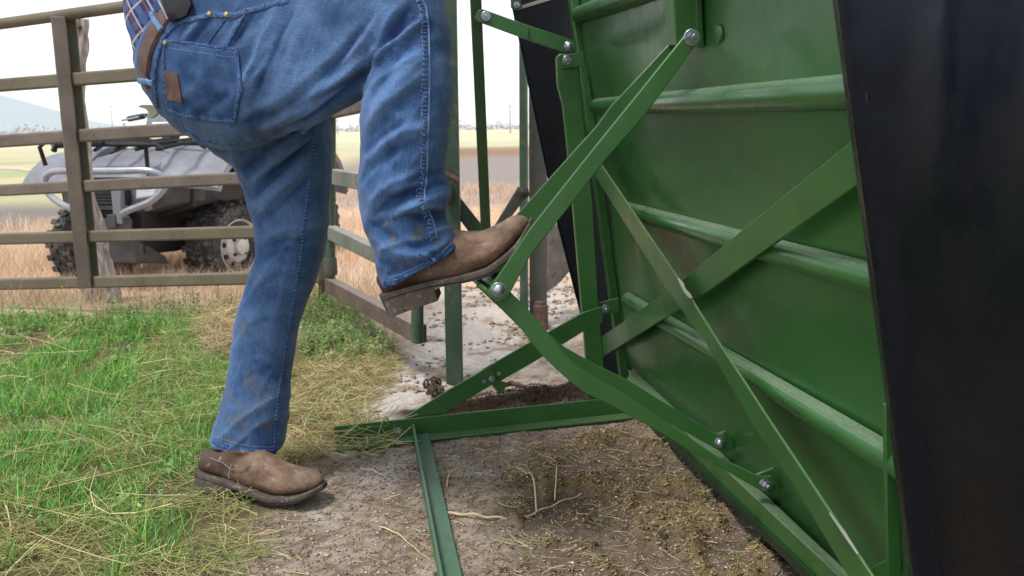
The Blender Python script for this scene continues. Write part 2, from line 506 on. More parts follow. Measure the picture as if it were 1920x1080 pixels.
# sheet: the leaning green side panel
L_ = 1.62
zt = 1.32; zb0 = onpan(1186, 700).z; _n = onpan(1719, 1197); zb1 = zb0 + (_n.z - zb0) * L_ / ((fb - _n).dot(U))
def pan(t, z, off=0.0):                                     # t metres towards the camera from the far edge
    return fb - U * t + slope * (z - fb.z) + PN * off
mb = MB()
nT, nZ = 26, 16
L_ = 1.62
vs = []
for i in range(nT + 1):
    for j in range(nZ + 1):
        t_ = L_ * i / nT; zb = zb0 + (zb1 - zb0) * t_ / L_; z_ = zb + (zt - zb) * j / nZ
        wob = 0.006 * math.sin(i * 0.55 + j * 0.3) * math.sin(j * 0.9) + 0.004 * math.sin(j * 1.7 + i * 0.2)
        vs.append(pan(t_, z_, wob))
fs = [(i * (nZ + 1) + j, (i + 1) * (nZ + 1) + j, (i + 1) * (nZ + 1) + j + 1, i * (nZ + 1) + j + 1) for i in range(nT) for j in range(nZ)]
mb.add(vs, fs)
sheet = mb.build('side_panel', M['green_sheet'], chute, smooth=True, angle=60)
sm_ = sheet.modifiers.new('thick', 'SOLIDIFY'); sm_.thickness = 0.004; sm_.offset = -1 if PN.dot(sheet.data.polygons[0].normal) > 0 else 1
def rib(pa, pb, rad, ext=0.25):
    a_ = onpan(*pa, 0.004); b_ = onpan(*pb, 0.004)
    d_ = (b_ - a_).normalized()
    b_ = b_ + d_ * ext
    mb = MB()
    up = (slope - U * slope.dot(U)).normalized()
    prof = [(-rad * math.cos(R(a_)), rad * 1.25 * math.sin(R(a_)) ** .8) for a_ in range(0, 181, 15)]
    r0 = [a_ + up * u_ + PN * v_ * .15 - d_ * 0 for u_, v_ in prof]
    rr = [[a_ - d_ * 0.012 + up * u_ * .3 + PN * v_ * .05 for u_, v_ in prof]]
    for p, sc in ((a_, .85), (a_ + d_ * .012, 1), ((a_ + b_) / 2, 1), (b_, 1)):
        rr.append([p + up * u_ * sc + PN * v_ * sc for u_, v_ in prof])
    mb.rings(rr)
    return mb.build('rib', M['green_rib'], chute, smooth=True, angle=60)
ribs = [rib((1122, 200), (1585, 172), .023), rib((1176, 392), (1635, 520), .021), rib((1180, 560), (1650, 842), .021), rib((1088, 28), (1240, -28), .023, .9)]
# base rail under the sheet: a dusty ledge, a front face and a dark strip along its lower edge
ends = []
for u_, l_, k_, v_ in (((1186, 690), (1176, 708), (1174, 739), (1170, 748)), ((1719, 1197), (1704, 1203), (1648, 1197), (1634, 1203))):
    ends.append([onpan(*u_, -.012), onpan(*u_, 0.003), onpan(*l_, 0.034), onpan(*k_, 0.036), onpan(*k_, -.012)])
mb = MB(); mb.rings(ends)
mb.build('base_tube', M['green_rib'], chute, bevel=0.003)
ends = []
for k_, v_ in (((1174, 739), (1170, 750)), ((1648, 1197), (1630, 1206))):
    ends.append([onpan(*k_, .0), onpan(*k_, .040), onpan(*v_, .040), onpan(*v_, .0)])
mb = MB(); mb.rings(ends)
mb.build('base_edge_strip', M['edge_strip'], chute, bevel=0.002)
# far edge angle of the sheet
mb = MB()
e0, e1 = pan(0, fb.z - .03, 0.012), pan(0, zt, 0.012)
mb.beam(e0, e1, U, 0.038, 0.024)
mb.build('edge_angle', M['green'], chute, bevel=0.0025)
# near vertical angle
n0, n1 = onpan(1667, 1075, 0.02), onpan(1671, 768, 0.02)
mb = MB(); mb.beam(n0 - slope * .1, n1 + slope * .01, U, 0.008, 0.02); mb.build('near_angle', M['green'], chute, bevel=0.0015)
mb = MB(); q0 = onpan(1600, 1100, 0.05); q1 = PL(1712, 1036, *panel(-0.01)); mb.beam(q0, q1 + (q1 - q0) * .6, (0, 0, 1), 0.02, 0.012); mb.build('cross_tie', M['green'], chute, bevel=0.002)

# upright at the end of the frame, its bracket and tabs
plate('upright', [(1043, 108), (1050, 100), (1086, 106), (1089, 170), (1098, 250), (1112, 380), (1122, 560), (1134, 700), (1140, 778), (1107, 782), (1096, 640), (1088, 545), (1072, 360), (1056, 200), (1046, 160)], upl(2.45), 0.018, M['green'], 0.003)
plate('bracket', [(1056, 103), (1094, 97), (1096, 124), (1053, 130)], upl(2.438), 0.006, M['green'])
bolt(1063, 113, upl(2.438), 0.0125)
plate('lower_bracket', [(1122, 568), (1160, 558), (1163, 587), (1124, 594)], upl(2.47), 0.006, M['green'])
bolt(1135, 579, upl(2.47), 0.0125)
plate('link_arm', [(895, 40), (890, 34), (897, 18), (906, 17), (975, 42), (1020, 57), (1062, 71), (1076, 78), (1080, 89), (1073, 98), (1062, 99), (1030, 90), (985, 72), (968, 67)], upl(2.41), 0.008, M['green'])
plate('link_splice', [(968, 38), (992, 50), (990, 75), (965, 66)], upl(2.402), 0.006, M['green'])
bolt(911, 30, upl(2.405), 0.0125); bolt(1066, 87, upl(2.405), 0.013, dome=True)
pt, pb_ = P(889, -70, 2.40), P(911, 430, 2.72)
mb = MB(); mb.beam(pt, pb_, (1, 0, 0), 0.030, 0.030); M['rod'] = paint('pull_rod_paint', lin(62, 88, 56), lin(74, 100, 66), 0.4)
mb.build('pull_rod', M['rod'], chute, bevel=0.003)

# black end curtain beyond the frame
pl_ = upl(2.70)
c4 = [PL(x, y, *pl_) for x, y in ((948, -60), (960, 0), (1000, 190), (1048, 420), (1096, 602), (1120, 735), (1185, 735), (1160, 560), (1110, 100), (1092, -60))]
mb = MB(); mb.prism(c4, U * 0.02); mb.build('end_curtain', M['black_rubber'], chute, bevel=0.004)
plate('curtain_edge', [(957, 0), (963, 0), (1003, 190), (1051, 420), (1098, 602), (1092, 604), (1045, 422), (997, 192)], upl(2.694), 0.004, M['black'], 0.001)
plate('curtain_strap', [(966, 14), (1070, -18), (1070, -11), (968, 20)], upl(2.685), 0.006, M['edge'], 0.001)
plate('strap_plate', [(958, -8), (976, -8), (978, 12), (968, 20), (958, 14)], upl(2.68), 0.006, M['pipe_green'], 0.001)
bolt(969, 9, upl(2.68), 0.009)

# X braces in front of the sheet
pB2 = panel(0.040); pB1 = panel(0.062)
plate('flat_brace', [(1110, 643), (1275, 529), (1385, 436), (1600, 261), (1700, 180), (1720, 262), (1612, 343), (1440, 465), (1335, 541), (1118, 677)], pB2, 0.007, M['green'])
b1 = [(1058, 240), (1070, 231), (1128, 311), (1196, 412), (1270, 521), (1345, 640), (1443, 791), (1557, 962), (1660, 1120), (1610, 1120), (1585, 1072), (1492, 917), (1410, 795), (1321, 640), (1249, 542), (1113, 326)]
plate('angle_brace', b1, pB1, 0.005, M['green'])
# weld where they cross
mb = MB()
wp = [PL(x, y, *panel(0.066)) for x, y in ((1272, 522), (1279, 533), (1284, 545), (1291, 553), (1297, 560))]
mb.tube(wp, [.002, .0045, .0035, .005, .0025], 8); mb.build('weld_bead', M['edge'], chute, smooth=True)
mb = MB()
wp = [PL(x, y, *panel(0.0675)) for x, y in ((1556, 962), (1583, 1000), (1609, 1040))]
mb.tube(wp, [.0015, .003, .0015], 8); mb.build('bare_edge', M['edge'], chute, smooth=True)

# channel that carries the pedal's upper pivots
p_a, p_b = onpan(1282, 84, 0.028), onpan(1270, -80, 0.028)
mb = MB(); mb.beam(p_a, p_b, U, 0.058, 0.046); mb.build('pivot_channel', M['green'], chute, bevel=0.003)
p_a, p_b = onpan(1306, 88, 0.012), onpan(1296, -80, 0.012)
mb = MB(); mb.beam(p_a, p_b, U, 0.05, 0.012); mb.build('pivot_tab', M['green'], chute, bevel=0.002)
q = onpan(1345, 64, 0.004); mb = MB(); mb.lathe([(.017, -.003), (.015, .001), (.008, .002)], q, PN, 20); mb.build('paint_dimple', M['green_sheet'], chute, smooth=True)

# pedal linkage: two bent flat bars at each side of the boot
plate('pedal_arm', [(1282, 69), (1300, 55), (1312, 66), (1310, 80), (1296, 97), (1212, 213), (1134, 302), (1066, 390), (995, 479), (962, 540), (950, 560), (933, 567), (918, 557), (917, 543), (931, 522), (995, 428), (1063, 342), (1146, 238), (1190, 184)], PF, 0.008, M['green'])
plate('pedal_strut', [(947, 538), (993, 583), (1033, 630), (1060, 663), (1085, 690), (1167, 738), (1223, 774), (1341, 854), (1425, 894), (1447, 893), (1456, 905), (1450, 918), (1434, 923), (1414, 913), (1288, 842), (1240, 812), (1129, 752), (1095, 736), (1067, 714), (1040, 690), (1013, 663), (977, 617), (930, 562), (925, 545)], upl(1.471), 0.008, M['green'])
plate('pedal_arm', [(1257, 80), (1268, 72), (1279, 84), (1275, 96), (1172, 214), (1090, 309), (1040, 374), (985, 439), (925, 535), (895, 540), (890, 520), (953, 421), (1033, 332), (1116, 240), (1145, 200)], PR, 0.008, M['green'])
plate('pedal_strut', [(905, 512), (960, 565), (1030, 626), (1060, 652), (1120, 686), (1182, 715), (1240, 752), (1341, 813), (1358, 816), (1364, 830), (1358, 842), (1345, 843), (1231, 780), (1174, 748), (1068, 690), (1010, 650), (940, 580), (893, 536)], upl(1.681), 0.008, M['green'])
# tread plates between the two arms
f0 = PL(926, 556, *PF); r0 = PL(896, 532, *PR)
tre = Vector((0.75, 0, -0.66))
mb = MB()
mb.beam(f0 + U * .004, r0, tre, 0.040, 0.006)
mb.build('tread_plate', M['green'], chute, bevel=0.0015)
mb = MB()
mb.beam(f0 + U * .009 + Vector((.012, 0, .020)), r0 + Vector((.012, 0, .020)) - U * .004, (0.66, 0, 0.75), 0.026, 0.006)
mb.build('tread_lip', M['green'], chute, bevel=0.0015)
bolt(1297, 70, PF, 0.0135); bolt(935, 543, PF, 0.0128, dome=True)
bolt(1435, 908, upl(1.471), 0.0128); bolt(1349, 830, upl(1.681), 0.0115, dome=True)
# ears on the base tube for the struts
for (x, y, d0, s_) in ((1436, 903, 1.482, .03), (1350, 828, 1.692, .026)):
    c = PL(x, y, *upl(d0))
    mb = MB(); mb.prism([c + SX * -s_ * .6 + Vector((0, 0, s_ * .5)), c + SX * s_ * .5 + Vector((0, 0, s_ * .85)), c + SX * s_ * 1.4 + Vector((0, 0, -s_ * .6)), c + SX * s_ * .2 + Vector((0, 0, -s_ * 1.0))], U * 0.008)
    mb.build('ear', M['green'], chute, bevel=0.002)

# base: cross angle on the ground, long base bar, diagonal
A_, B_ = G(628, 838), G(1196, 777)
ax = (B_ - A_).normalized(); pr = Vector((ax.y, -ax.x, 0))
mb = MB()
up = Vector((0, 0, 1))
def lbar(A, B, side, wv, wh, t):
    mb.beam(A + up * (wv / 2), B + up * (wv / 2), up, wv, t)
    s0 = side * (t / 2 + wh / 2 + .0004)
    mb.beam(A + s0 + up * (t / 2), B + s0 + up * (t / 2), side, wh, t)
z0 = 0.004
lbar(A_ + up * z0, B_ + up * z0, pr, 0.052, 0.044, 0.006)
mb.build('cross_angle', M['green'], chute, bevel=0.0015)
C0, C1 = G(776, 826), G(860, 1290)
ax2 = (C1 - C0).normalized(); pr2 = Vector((-ax2.y, ax2.x, 0))
if pr2.x < 0: pr2 = -pr2
mb = MB(); lbar(C0 + up * 0.012, C1 + up * 0.012, pr2, 0.034, 0.036, 0.006)
M['green_side'] = paint('green_base_bar', lin(52, 98, 70), lin(62, 108, 78), 0.4, spots=lin(96, 84, 62), spot_amt=0.6, dust=lin(120, 130, 112), dust_amt=0.45)
mb.build('base_bar', M['green_side'], chute, bevel=0.0015)
pD = (A_ + up * .03 + pr * -0.012, Vector((pr.x, pr.y, 0)))
pD2 = (A_ + up * .03 + pr * -0.02, Vector((pr.x, pr.y, 0)))
plate('diagonal_stay', [(745, 808), (752, 787), (800, 757), (843, 730), (897, 700), (917, 686), (924, 690), (932, 712), (951, 718), (947, 730), (936, 738), (922, 722), (868, 755), (810, 788), (795, 806)], pD, 0.007, M['green'])
plate('diagonal_stay', [(905, 693), (925, 682), (1000, 638), (1094, 586), (1130, 575), (1130, 605), (1094, 622), (1000, 680), (940, 714), (912, 722)], pD2, 0.007, M['green'])
bolt(922, 711, pD, 0.0095, proud=0.001); 
pA = (A_ + pr * 0.0035, Vector((pr.x, pr.y, 0)))
bolt(748, 809, pA, 0.0115); bolt(1125, 775, upl(2.445), 0.0125)
for x, y in ((935, 700), (907, 715)):
    c = PL(x, y, *pD); mb = MB(); mb.lathe([(.0052, 0), (.005, .0012)], c + pr * .0012, pr, 12); mb.build('bolt_hole', M['edge'], chute, smooth=True)

# black side panel with a rolled edge, nearest to the camera on the right
eb = P(1708, 1080, 1.02); et = P(1566, 0, 1.02)
es = (et - eb) / (et.z - eb.z)
mb = MB()
prof = [(0.012, -0.030), (0.004, -0.030), (-0.001, -0.020), (0.0, -0.010), (0.003, 0.0), (0.008, 0.006), (0.016, 0.0095), (0.026, 0.0115), (0.034, 0.016), (0.042, 0.0185), (0.050, 0.0165), (0.056, 0.010), (0.061, 0.003), (0.070, 0.0)]
N0 = U.cross(es).normalized()
if N0.x > 0: N0 = -N0
ln = [(0.12 + 0.7 * i / 14, 0.004 * math.sin(i * .8)) for i in range(15)]
full = prof + ln
rr = []
for j in range(13):
    z_ = -0.03 + (1.30) * j / 12
    o_ = eb + es * (z_ - eb.z)
    rr.append([o_ - U * a_ + N0 * (b_ - (0.225 * max(0, z_ - .5) ** 2 * min(1, max(0, (a_ - .06) / .05)) ) + (0.0015 * math.sin(j * .7 + a_ * 9) if a_ > .1 else 0)) for a_, b_ in full])
nn = len(full)
mb.add([p for r_ in rr for p in r_], [(i * nn + j, i * nn + j + 1, (i + 1) * nn + j + 1, (i + 1) * nn + j) for i in range(12) for j in range(nn - 1)])
bp = mb.build('black_panel', M['black'], chute, smooth=True, angle=50)
sl = bp.modifiers.new('thick', 'SOLIDIFY'); sl.thickness = 0.003; sl.offset = 0
# scuffs on the rolled edge
M['scuff'] = paint('scuffed_paint', lin(30, 31, 36), lin(46, 47, 52), 0.6, bumps=0.3, scale=60)
M['bare'] = paint('bare_metal_chip', lin(200, 180, 165), lin(220, 205, 195), 0.5)
def decal(pix, mat, name):
    pts = []
    mb = MB()
    pp = [PL(x, y, eb + N0 * 0.0106, N0) for x, y in pix]
    mb.prism(pp, N0 * 0.0005)
    return mb.build(name, mat, bp)
eb_off = CL
decal([(1608, 196), (1614, 176), (1622, 170), (1628, 182), (1626, 200), (1617, 210)], M['scuff'], 'scuff_mark')
decal([(1594, 198), (1600, 197), (1601, 205), (1595, 205)], M['bare'], 'paint_chip')
decal([(1622, 386), (1628, 384), (1640, 440), (1648, 468), (1642, 471), (1632, 440)], M['scuff'], 'scuff_mark')
decal([(1622, 383), (1627, 382), (1628, 388), (1624, 389)], M['bare'], 'paint_chip')

# ------------------------------------------------------------------ person
def loft(sections, n=28, power=2.2, caps=True, mb=None, tilt=0.0):
    """sections: (xl,yl, xr,yr, d, thick): silhouette ends in the picture, depth of the middle, depth size"""
    mb = mb or MB()
    rings = []
    cs = []
    for s_ in sections:
        l = P(s_[0], s_[1], s_[4]); r_ = P(s_[2], s_[3], s_[4])
        cs.append((l, r_))
    for k, s_ in enumerate(sections):
        l, r_ = cs[k]
        c = (l + r_) / 2; u_ = (r_ - l) / 2
        v_ = Vector((0, s_[5] / 2, -tilt * min(1, max(0, (340 - s_[0]) / 60))))
        ring = []
        for j in range(n):
            a_ = 2 * math.pi * j / n
            ca, sa = math.cos(a_), math.sin(a_)
            e_ = 2 / power
            ring.append(c + u_ * math.copysign(abs(ca) ** e_, ca) + v_ * math.copysign(abs(sa) ** e_, sa))
        rings.append(ring)
    mb.rings(rings, caps=caps)
    return mb
def densify(sec, k=4):                  # Catmull-Rom through the sections
    a_ = np.array(sec, float); out = []
    n_ = len(a_)
    for i in range(n_ - 1):
        p0, p1, p2, p3 = a_[max(i - 1, 0)], a_[i], a_[i + 1], a_[min(i + 2, n_ - 1)]
        for j in range(k):
            t = j / k
            out.append(0.5 * ((2 * p1) + (-p0 + p2) * t + (2 * p0 - 5 * p1 + 4 * p2 - p3) * t * t + (-p0 + 3 * p1 - 3 * p2 + p3) * t ** 3))
    out.append(a_[-1])
    return out
def remeshed(mb, voxel, smooth_it=4, factor=0.6):
    me = mb.mesh('tmp')
    o = bpy.data.objects.new('tmp', me); COL.objects.link(o)
    r_ = o.modifiers.new('r', 'REMESH'); r_.mode = 'VOXEL'; r_.voxel_size = voxel
    if smooth_it:
        s_ = o.modifiers.new('s', 'SMOOTH'); s_.iterations = smooth_it; s_.factor = factor
    dg = bpy.context.evaluated_depsgraph_get(); dg.update()
    out = bpy.data.meshes.new_from_object(o.evaluated_get(dg))
    bpy.data.objects.remove(o); 
    return out
def coords(me):
    a_ = np.empty(len(me.vertices) * 3, np.float32); me.vertices.foreach_get('co', a_)
    return a_.reshape(-1, 3).astype(float)
def normals(me):
    a_ = np.empty(len(me.vertices) * 3, np.float32); me.vertices.foreach_get('normal', a_)
    return a_.reshape(-1, 3).astype(float)
def bvh_of(me):
    return BVHTree.FromPolygons([v.co.copy() for v in me.vertices], [tuple(p.vertices) for p in me.polygons])
def hit(bv, px, py):
    r_ = ray(px, py).normalized()
    loc, no, i, d = bv.ray_cast(CO, r_)
    return (loc, no) if loc else (None, None)

person = thing('person', 'person in faded blue jeans and brown work boots pressing a green foot pedal', 'person', G(480, 930))
PLc = root_loc(person)

secA = [(262, 128, 520, -82, 1.80, .29), (272, 152, 555, -80, 1.795, .315), (288, 186, 590, -78, 1.785, .335), (318, 228, 620, -74, 1.77, .335), (374, 266, 636, -72, 1.75, .315),
        (446, 280, 648, -70, 1.715, .27), (548, 250, 660, -70, 1.665, .22), (620, 216, 680, -72, 1.63, .195), (676, 190, 715, -76, 1.605, .18),
        (690, 174, 775, -74, 1.585, .175), (690, 166, 822, -20, 1.575, .17), (686, 182, 842, 40, 1.57, .165), (682, 206, 847, 96, 1.567, .162), (677, 250, 845, 165, 1.565, .16), (673, 300, 842, 240, 1.563, .158),
        (672, 350, 835, 318, 1.563, .154), (679, 402, 845, 360, 1.565, .150), (691, 453, 835, 402, 1.565, .145), (703, 494, 851, 430, 1.565, .145), (720, 541, 862, 460, 1.565, .145)]
secB = [(345, 190, 600, 60, 1.86, .19), (382, 268, 614, 150, 1.875, .20), (424, 302, 618, 230, 1.89, .20), (448, 322, 619, 300, 1.91, .19), (465, 380, 617, 368, 1.915, .175), (479, 432, 611, 430, 1.92, .165),
        (480, 476, 604, 482, 1.925, .155), (467, 515, 593, 524, 1.93, .148), (454, 560, 575, 566, 1.935, .142), (441, 622, 556, 622, 1.94, .138), (432, 680, 549, 680, 1.945, .136), (422, 730, 543, 732, 1.935, .145), (409, 780, 538, 781, 1.928, .160), (398, 822, 531, 838, 1.925, .17)]
mb = loft(densify(secA, 4), 32, tilt=.015)
loft(densify(secB, 4), 30, mb=mb)
jm = remeshed(mb, 0.0046, 8, 0.6)
jco = coords(jm); jno = normals(jm)
jb = bvh_of(jm)
# folds: picture lines dropped onto the cloth, (points, half width in m, height in m)
def drop(line, n_=14):
    pts = []
    L = np.array(line, float)
    seg = np.hypot(*(L[1:] - L[:-1]).T); cum = np.r_[0, np.cumsum(seg)]
    for t in np.linspace(0, cum[-1], n_):
        q = (np.interp(t, cum, L[:, 0]), np.interp(t, cum, L[:, 1]))
        p, nn = hit(jb, *q)
        if p: pts.append(np.array(p))
    return np.array(pts)
folds = [
 ([(450, 190), (466, 140), (495, 70), (520, 18)], .008, .0050), ([(470, 200), (497, 130), (530, 60), (550, 25)], .009, -.0045),
 ([(423, 83), (440, 55), (460, 28)], .006, .0035), ([(436, 88), (455, 58), (472, 30)], .006, -.003), ([(340, 78), (358, 58), (378, 34)], .006, .004), ([(352, 84), (372, 62), (392, 38)], .006, -.003),
 ([(495, 240), (573, 200), (650, 140), (713, 83), (742, 15)], .012, .007), ([(520, 246), (600, 206), (672, 150), (732, 90), (765, 20)], .011, -.007),
 ([(460, 215), (540, 180), (620, 110), (670, 50)], .013, .004), ([(440, 235), (520, 212), (590, 165)], .010, -.004),
 ([(555, 205), (620, 170), (680, 140)], .008, -.005), ([(560, 190), (630, 152), (690, 118), (722, 80)], .008, .005),
 ([(684, 180), (690, 140), (706, 104), (742, 72), (798, 32)], .008, .010), ([(684, 150), (696, 112), (728, 72), (780, 34)], .007, -.011), ([(660, 170), (690, 100), (730, 55), (770, 20)], .010, -.005),
 ([(692, 190), (725, 140), (770, 78), (800, 50)], .010, -.005), ([(698, 214), (740, 165), (790, 110)], .012, .005), ([(690, 260), (740, 205), (795, 160)], .012, -.004),
 ([(678, 310), (738, 252), (797, 236)], .010, .006), ([(680, 335), (735, 285), (795, 262)], .010, -.006),
 ([(770, 340), (800, 330), (836, 322)], .007, -.008), ([(735, 360), (790, 345), (838, 352)], .007, .008), ([(723, 397), (767, 362), (832, 372)], .007, -.008),
 ([(720, 420), (775, 386), (834, 390)], .007, .008), ([(700, 425), (760, 402), (836, 412)], .006, -.006), ([(693, 419), (735, 448), (782, 462), (822, 448)], .008, -.005), ([(697, 445), (740, 475), (790, 480), (838, 455)], .008, .006),
 ([(706, 490), (750, 505), (800, 492), (845, 462)], .007, -.004), ([(785, 478), (815, 488), (838, 496)], .004, .004), ([(800, 470), (830, 482)], .004, -.004),
 ([(460, 318), (500, 285), (570, 235)], .010, -.006), ([(468, 345), (520, 300), (585, 250)], .010, .006), ([(487, 345), (540, 300), (580, 272)], .008, -.005), ([(478, 390), (540, 340), (580, 300)], .011, .005), ([(486, 420), (540, 372), (585, 330)], .010, -.004),
 ([(490, 450), (530, 430), (590, 425)], .009, .005), ([(484, 490), (530, 470), (590, 470)], .009, -.005), ([(476, 540), (520, 500), (580, 510)], .010, .004), ([(465, 580), (510, 560), (565, 575)], .011, -.004),
 ([(446, 650), (490, 630), (545, 650)], .012, .004), ([(432, 720), (480, 700), (535, 715)], .010, -.004), ([(425, 760), (470, 770), (530, 755)], .010, .005), ([(415, 800), (460, 812), (525, 800)], .008, -.004),
 ([(322, 205), (350, 180), (375, 160)], .008, .003), ([(340, 225), (380, 200), (420, 185)], .008, .004), ([(372, 218), (400, 195), (440, 175)], .007, -.004),
 ([(600, 240), (612, 300), (606, 380)], .006, .004),
]
folds += [
 ([(745, 372), (795, 350), (838, 345)], .008, -.012), ([(760, 392), (800, 372), (846, 366)], .008, .010), ([(780, 414), (815, 398), (838, 402)], .007, -.010), ([(800, 440), (830, 428), (852, 428)], .008, .006),
 ([(700, 160), (735, 128), (790, 98)], .007, .006), ([(690, 235), (730, 190), (790, 140)], .008, .006), ([(682, 285), (720, 250), (770, 225)], .007, -.005),
 ([(690, 380), (730, 345), (790, 320)], .008, .006), ([(700, 405), (740, 370), (780, 352)], .006, -.006), ([(708, 470), (745, 455), (800, 448)], .006, .006), ([(720, 515), (770, 508), (830, 478)], .005, -.004),
 ([(470, 160), (500, 120), (520, 70)], .006, .004), ([(550, 225), (610, 188), (660, 155)], .006, .005), ([(600, 150), (650, 100), (690, 40)], .009, -.005), ([(640, 120), (690, 70), (720, 20)], .007, .005),
 ([(480, 300), (540, 260), (590, 225)], .007, .005), ([(476, 372), (520, 325), (580, 262)], .006, -.005), ([(486, 400), (530, 352), (582, 315)], .006, .005), ([(488, 470), (540, 450), (585, 452)], .007, -.005),
 ([(470, 560), (515, 530), (570, 545)], .007, .005), ([(455, 620), (500, 600), (555, 620)], .007, -.004), ([(440, 690), (490, 668), (540, 690)], .007, .004)]
disp = np.zeros(len(jco))
for line, wd, am in folds:
    pts = drop(line)
    if len(pts) < 2: continue
    t_all = np.full(len(jco), 1e9); par = np.zeros(len(jco))
    near = np.where(np.min(((jco[:, None, :] - pts[None, ::3, :]) ** 2).sum(-1), 1) < 0.12 ** 2)[0]
    q = jco[near]
    best = np.full(len(near), 1e9); bp_ = np.zeros(len(near))
    for i in range(len(pts) - 1):
        a_, b_ = pts[i], pts[i + 1]; ab = b_ - a_
        t = np.clip(((q - a_) @ ab) / (ab @ ab + 1e-12), 0, 1)
        d = np.linalg.norm(q - a_ - t[:, None] * ab, axis=1)
        k = d < best; best[k] = d[k]; bp_[k] = (i + t[k]) / (len(pts) - 1)
    if line[0][0] < 600 and line[0][1] > 540: am = am * .3
    elif line[0][0] > 670 and line[0][1] > 300: am = am * .8
    elif line[0][0] < 600 and line[0][1] > 440: am = am * .6
    taper = np.sin(np.pi * np.clip(bp_ * 0.9 + 0.05, 0, 1)) ** 0.6
    disp[near] += am * 1.45 * np.exp(-(best / (wd * .9)) ** 1.35) * taper
# crisp diagonal creases in patches
def ridged(u_, v_, sc, st, seed, pw=4):
    a_ = u_ * sc; b_ = v_ * sc / st
    wq = (fbm(a_ * .6, b_ * .9, 1, 2, seed + 5) - .5) * 1.3
    n_ = fbm(a_ + wq, b_ + wq * .5, 1, 2, seed)
    return (1 - np.abs(2 * n_ - 1)) ** pw
xx, zz, yy = jco[:, 0], jco[:, 2], jco[:, 1]
stand = sstep(1.72, 1.84, yy) * sstep(.80, .72, zz)
shn = sstep(-.36, -.28, xx) * sstep(.95, .88, zz) * (1 - stand)
thg = np.clip(1 - stand - shn, 0, 1)
for wgt, ang, sc, st, am, sd_ in ((thg, 48, 16, 4.5, .0050, 201), (thg, 62, 30, 5, .0022, 202), (shn, 38, 18, 3.5, .0060, 203), (shn, 55, 34, 4, .0028, 204), (stand, 42, 15, 4.5, .0050, 205), (stand, 64, 28, 5, .0024, 206)):
    ca, sa = math.cos(R(ang)), math.sin(R(ang))
    al, ac = xx * ca + zz * sa, -xx * sa + zz * ca + yy * .35
    disp += wgt * (ridged(ac, al, sc, st, sd_) - .35) * am * (.35 + 1.1 * fbm(xx + yy, zz, 6, 2, sd_ + 9))
# small random puckers, stretched along the cloth
disp += (fbm(jco[:, 0] * 1.0 + jco[:, 1] * .3, jco[:, 2] * 1.6 + jco[:, 1] * .4, 17, 3, 91) - 0.5) * 0.004
disp += (fbm(jco[:, 0] * 1.6 + jco[:, 2], jco[:, 2] - jco[:, 1], 42, 2, 92) - 0.5) * 0.0022
jco2 = jco + jno * disp[:, None]
jm.vertices.foreach_set('co', jco2.astype(np.float32).ravel()); jm.update()
jb = bvh_of(jm)
# wear, mud and fold tones of the cloth, plus painted thigh shade
def near_px(pix, r_):
    out = np.zeros(len(jco))
    for px, py, s_ in pix:
        p, nn = hit(jb, px, py)
        if not p: continue
        d = np.linalg.norm(jco2 - np.array(p), axis=1)
        out = np.maximum(out, sstep(r_ * s_, 0, d + (fbm(jco[:, 0] * 2, jco[:, 2] * 2, 30, 3, 51) - .5) * r_ * s_ * 1.6))
    return out
mud = near_px([(735, 405, .6), (760, 400, .5), (728, 420, .5), (782, 435, .8), (735, 448, .5), (775, 490, .6), (750, 500, .4), (820, 450, .5), (700, 470, .5)], .022) * .8
mud = np.maximum(mud, near_px([(460, 770, 1), (440, 790, 1), (490, 745, .9), (475, 720, .8), (420, 822, .9), (450, 845, .7), (500, 800, .7), (430, 740, .7), (455, 610, .6)], .045) * .5)
mud = np.maximum(mud, near_px([(385, 200, 1), (350, 205, .8), (420, 200, .8), (330, 150, .4)], .04) * .35)
wear = sstep(-.004, .006, disp + (fbm(jco[:, 0], jco[:, 2], 20, 3, 8) - .5) * .004)
pxm = {'hem': near_px([(735, 535, 1), (775, 522, 1), (820, 500, 1), (850, 470, 1), (400, 835, 1), (435, 843, 1), (470, 850, 1), (510, 852, 1)], .022),
       'knee': near_px([(800, 130, 1), (740, 160, 1), (770, 220, 1.1), (720, 300, 1), (760, 60, .8)], .07),
       'seat': near_px([(380, 240, 1), (430, 255, 1), (480, 262, .9), (540, 235, .8)], .05)}
c = np.tile(np.array(lin(34, 58, 94)[:3]), (len(jco), 1))  # thigh base kept dark so its underside reads shaded
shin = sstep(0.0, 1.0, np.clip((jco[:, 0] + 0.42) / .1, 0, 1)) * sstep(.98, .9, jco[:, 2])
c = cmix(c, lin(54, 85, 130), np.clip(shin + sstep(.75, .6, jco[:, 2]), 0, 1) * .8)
c = cmix(c, lin(100, 132, 174), wear * .55)
c = cmix(c, lin(34, 58, 98), sstep(-.002, -.010, disp) * .5)  # deepest folds tinted darker
c = cmix(c, lin(98, 132, 180), np.clip(pxm['hem'], 0, 1) * .6)
c = cmix(c, lin(92, 126, 178), pxm['knee'] * .35)
c = cmix(c, lin(70, 92, 112), pxm['seat'] * .5)
c = cmix(c, lin(92, 92, 84), mud)
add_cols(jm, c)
m, n, b = newmat('denim')
at = N(n, 'ShaderNodeAttribute', attribute_name='col')
gm = N(n, 'ShaderNodeNewGeometry')
pz = N(n, 'ShaderNodeSeparateXYZ'); n.links.new(gm.outputs['Position'], pz.inputs[0])
vert = noise(n, 1.0, 4, 0.65, vec=gm.outputs['Position'], stretch=(330, 330, 32))
hori = noise(n, 1.0, 4, 0.65, vec=gm.outputs['Position'], stretch=(45, 360, 360))
sel = ramp(n, math_(n, 'ADD', pz.outputs['Z'], math_(n, 'MULTIPLY', pz.outputs['X'], -0.35)), 0.90, 0.97)
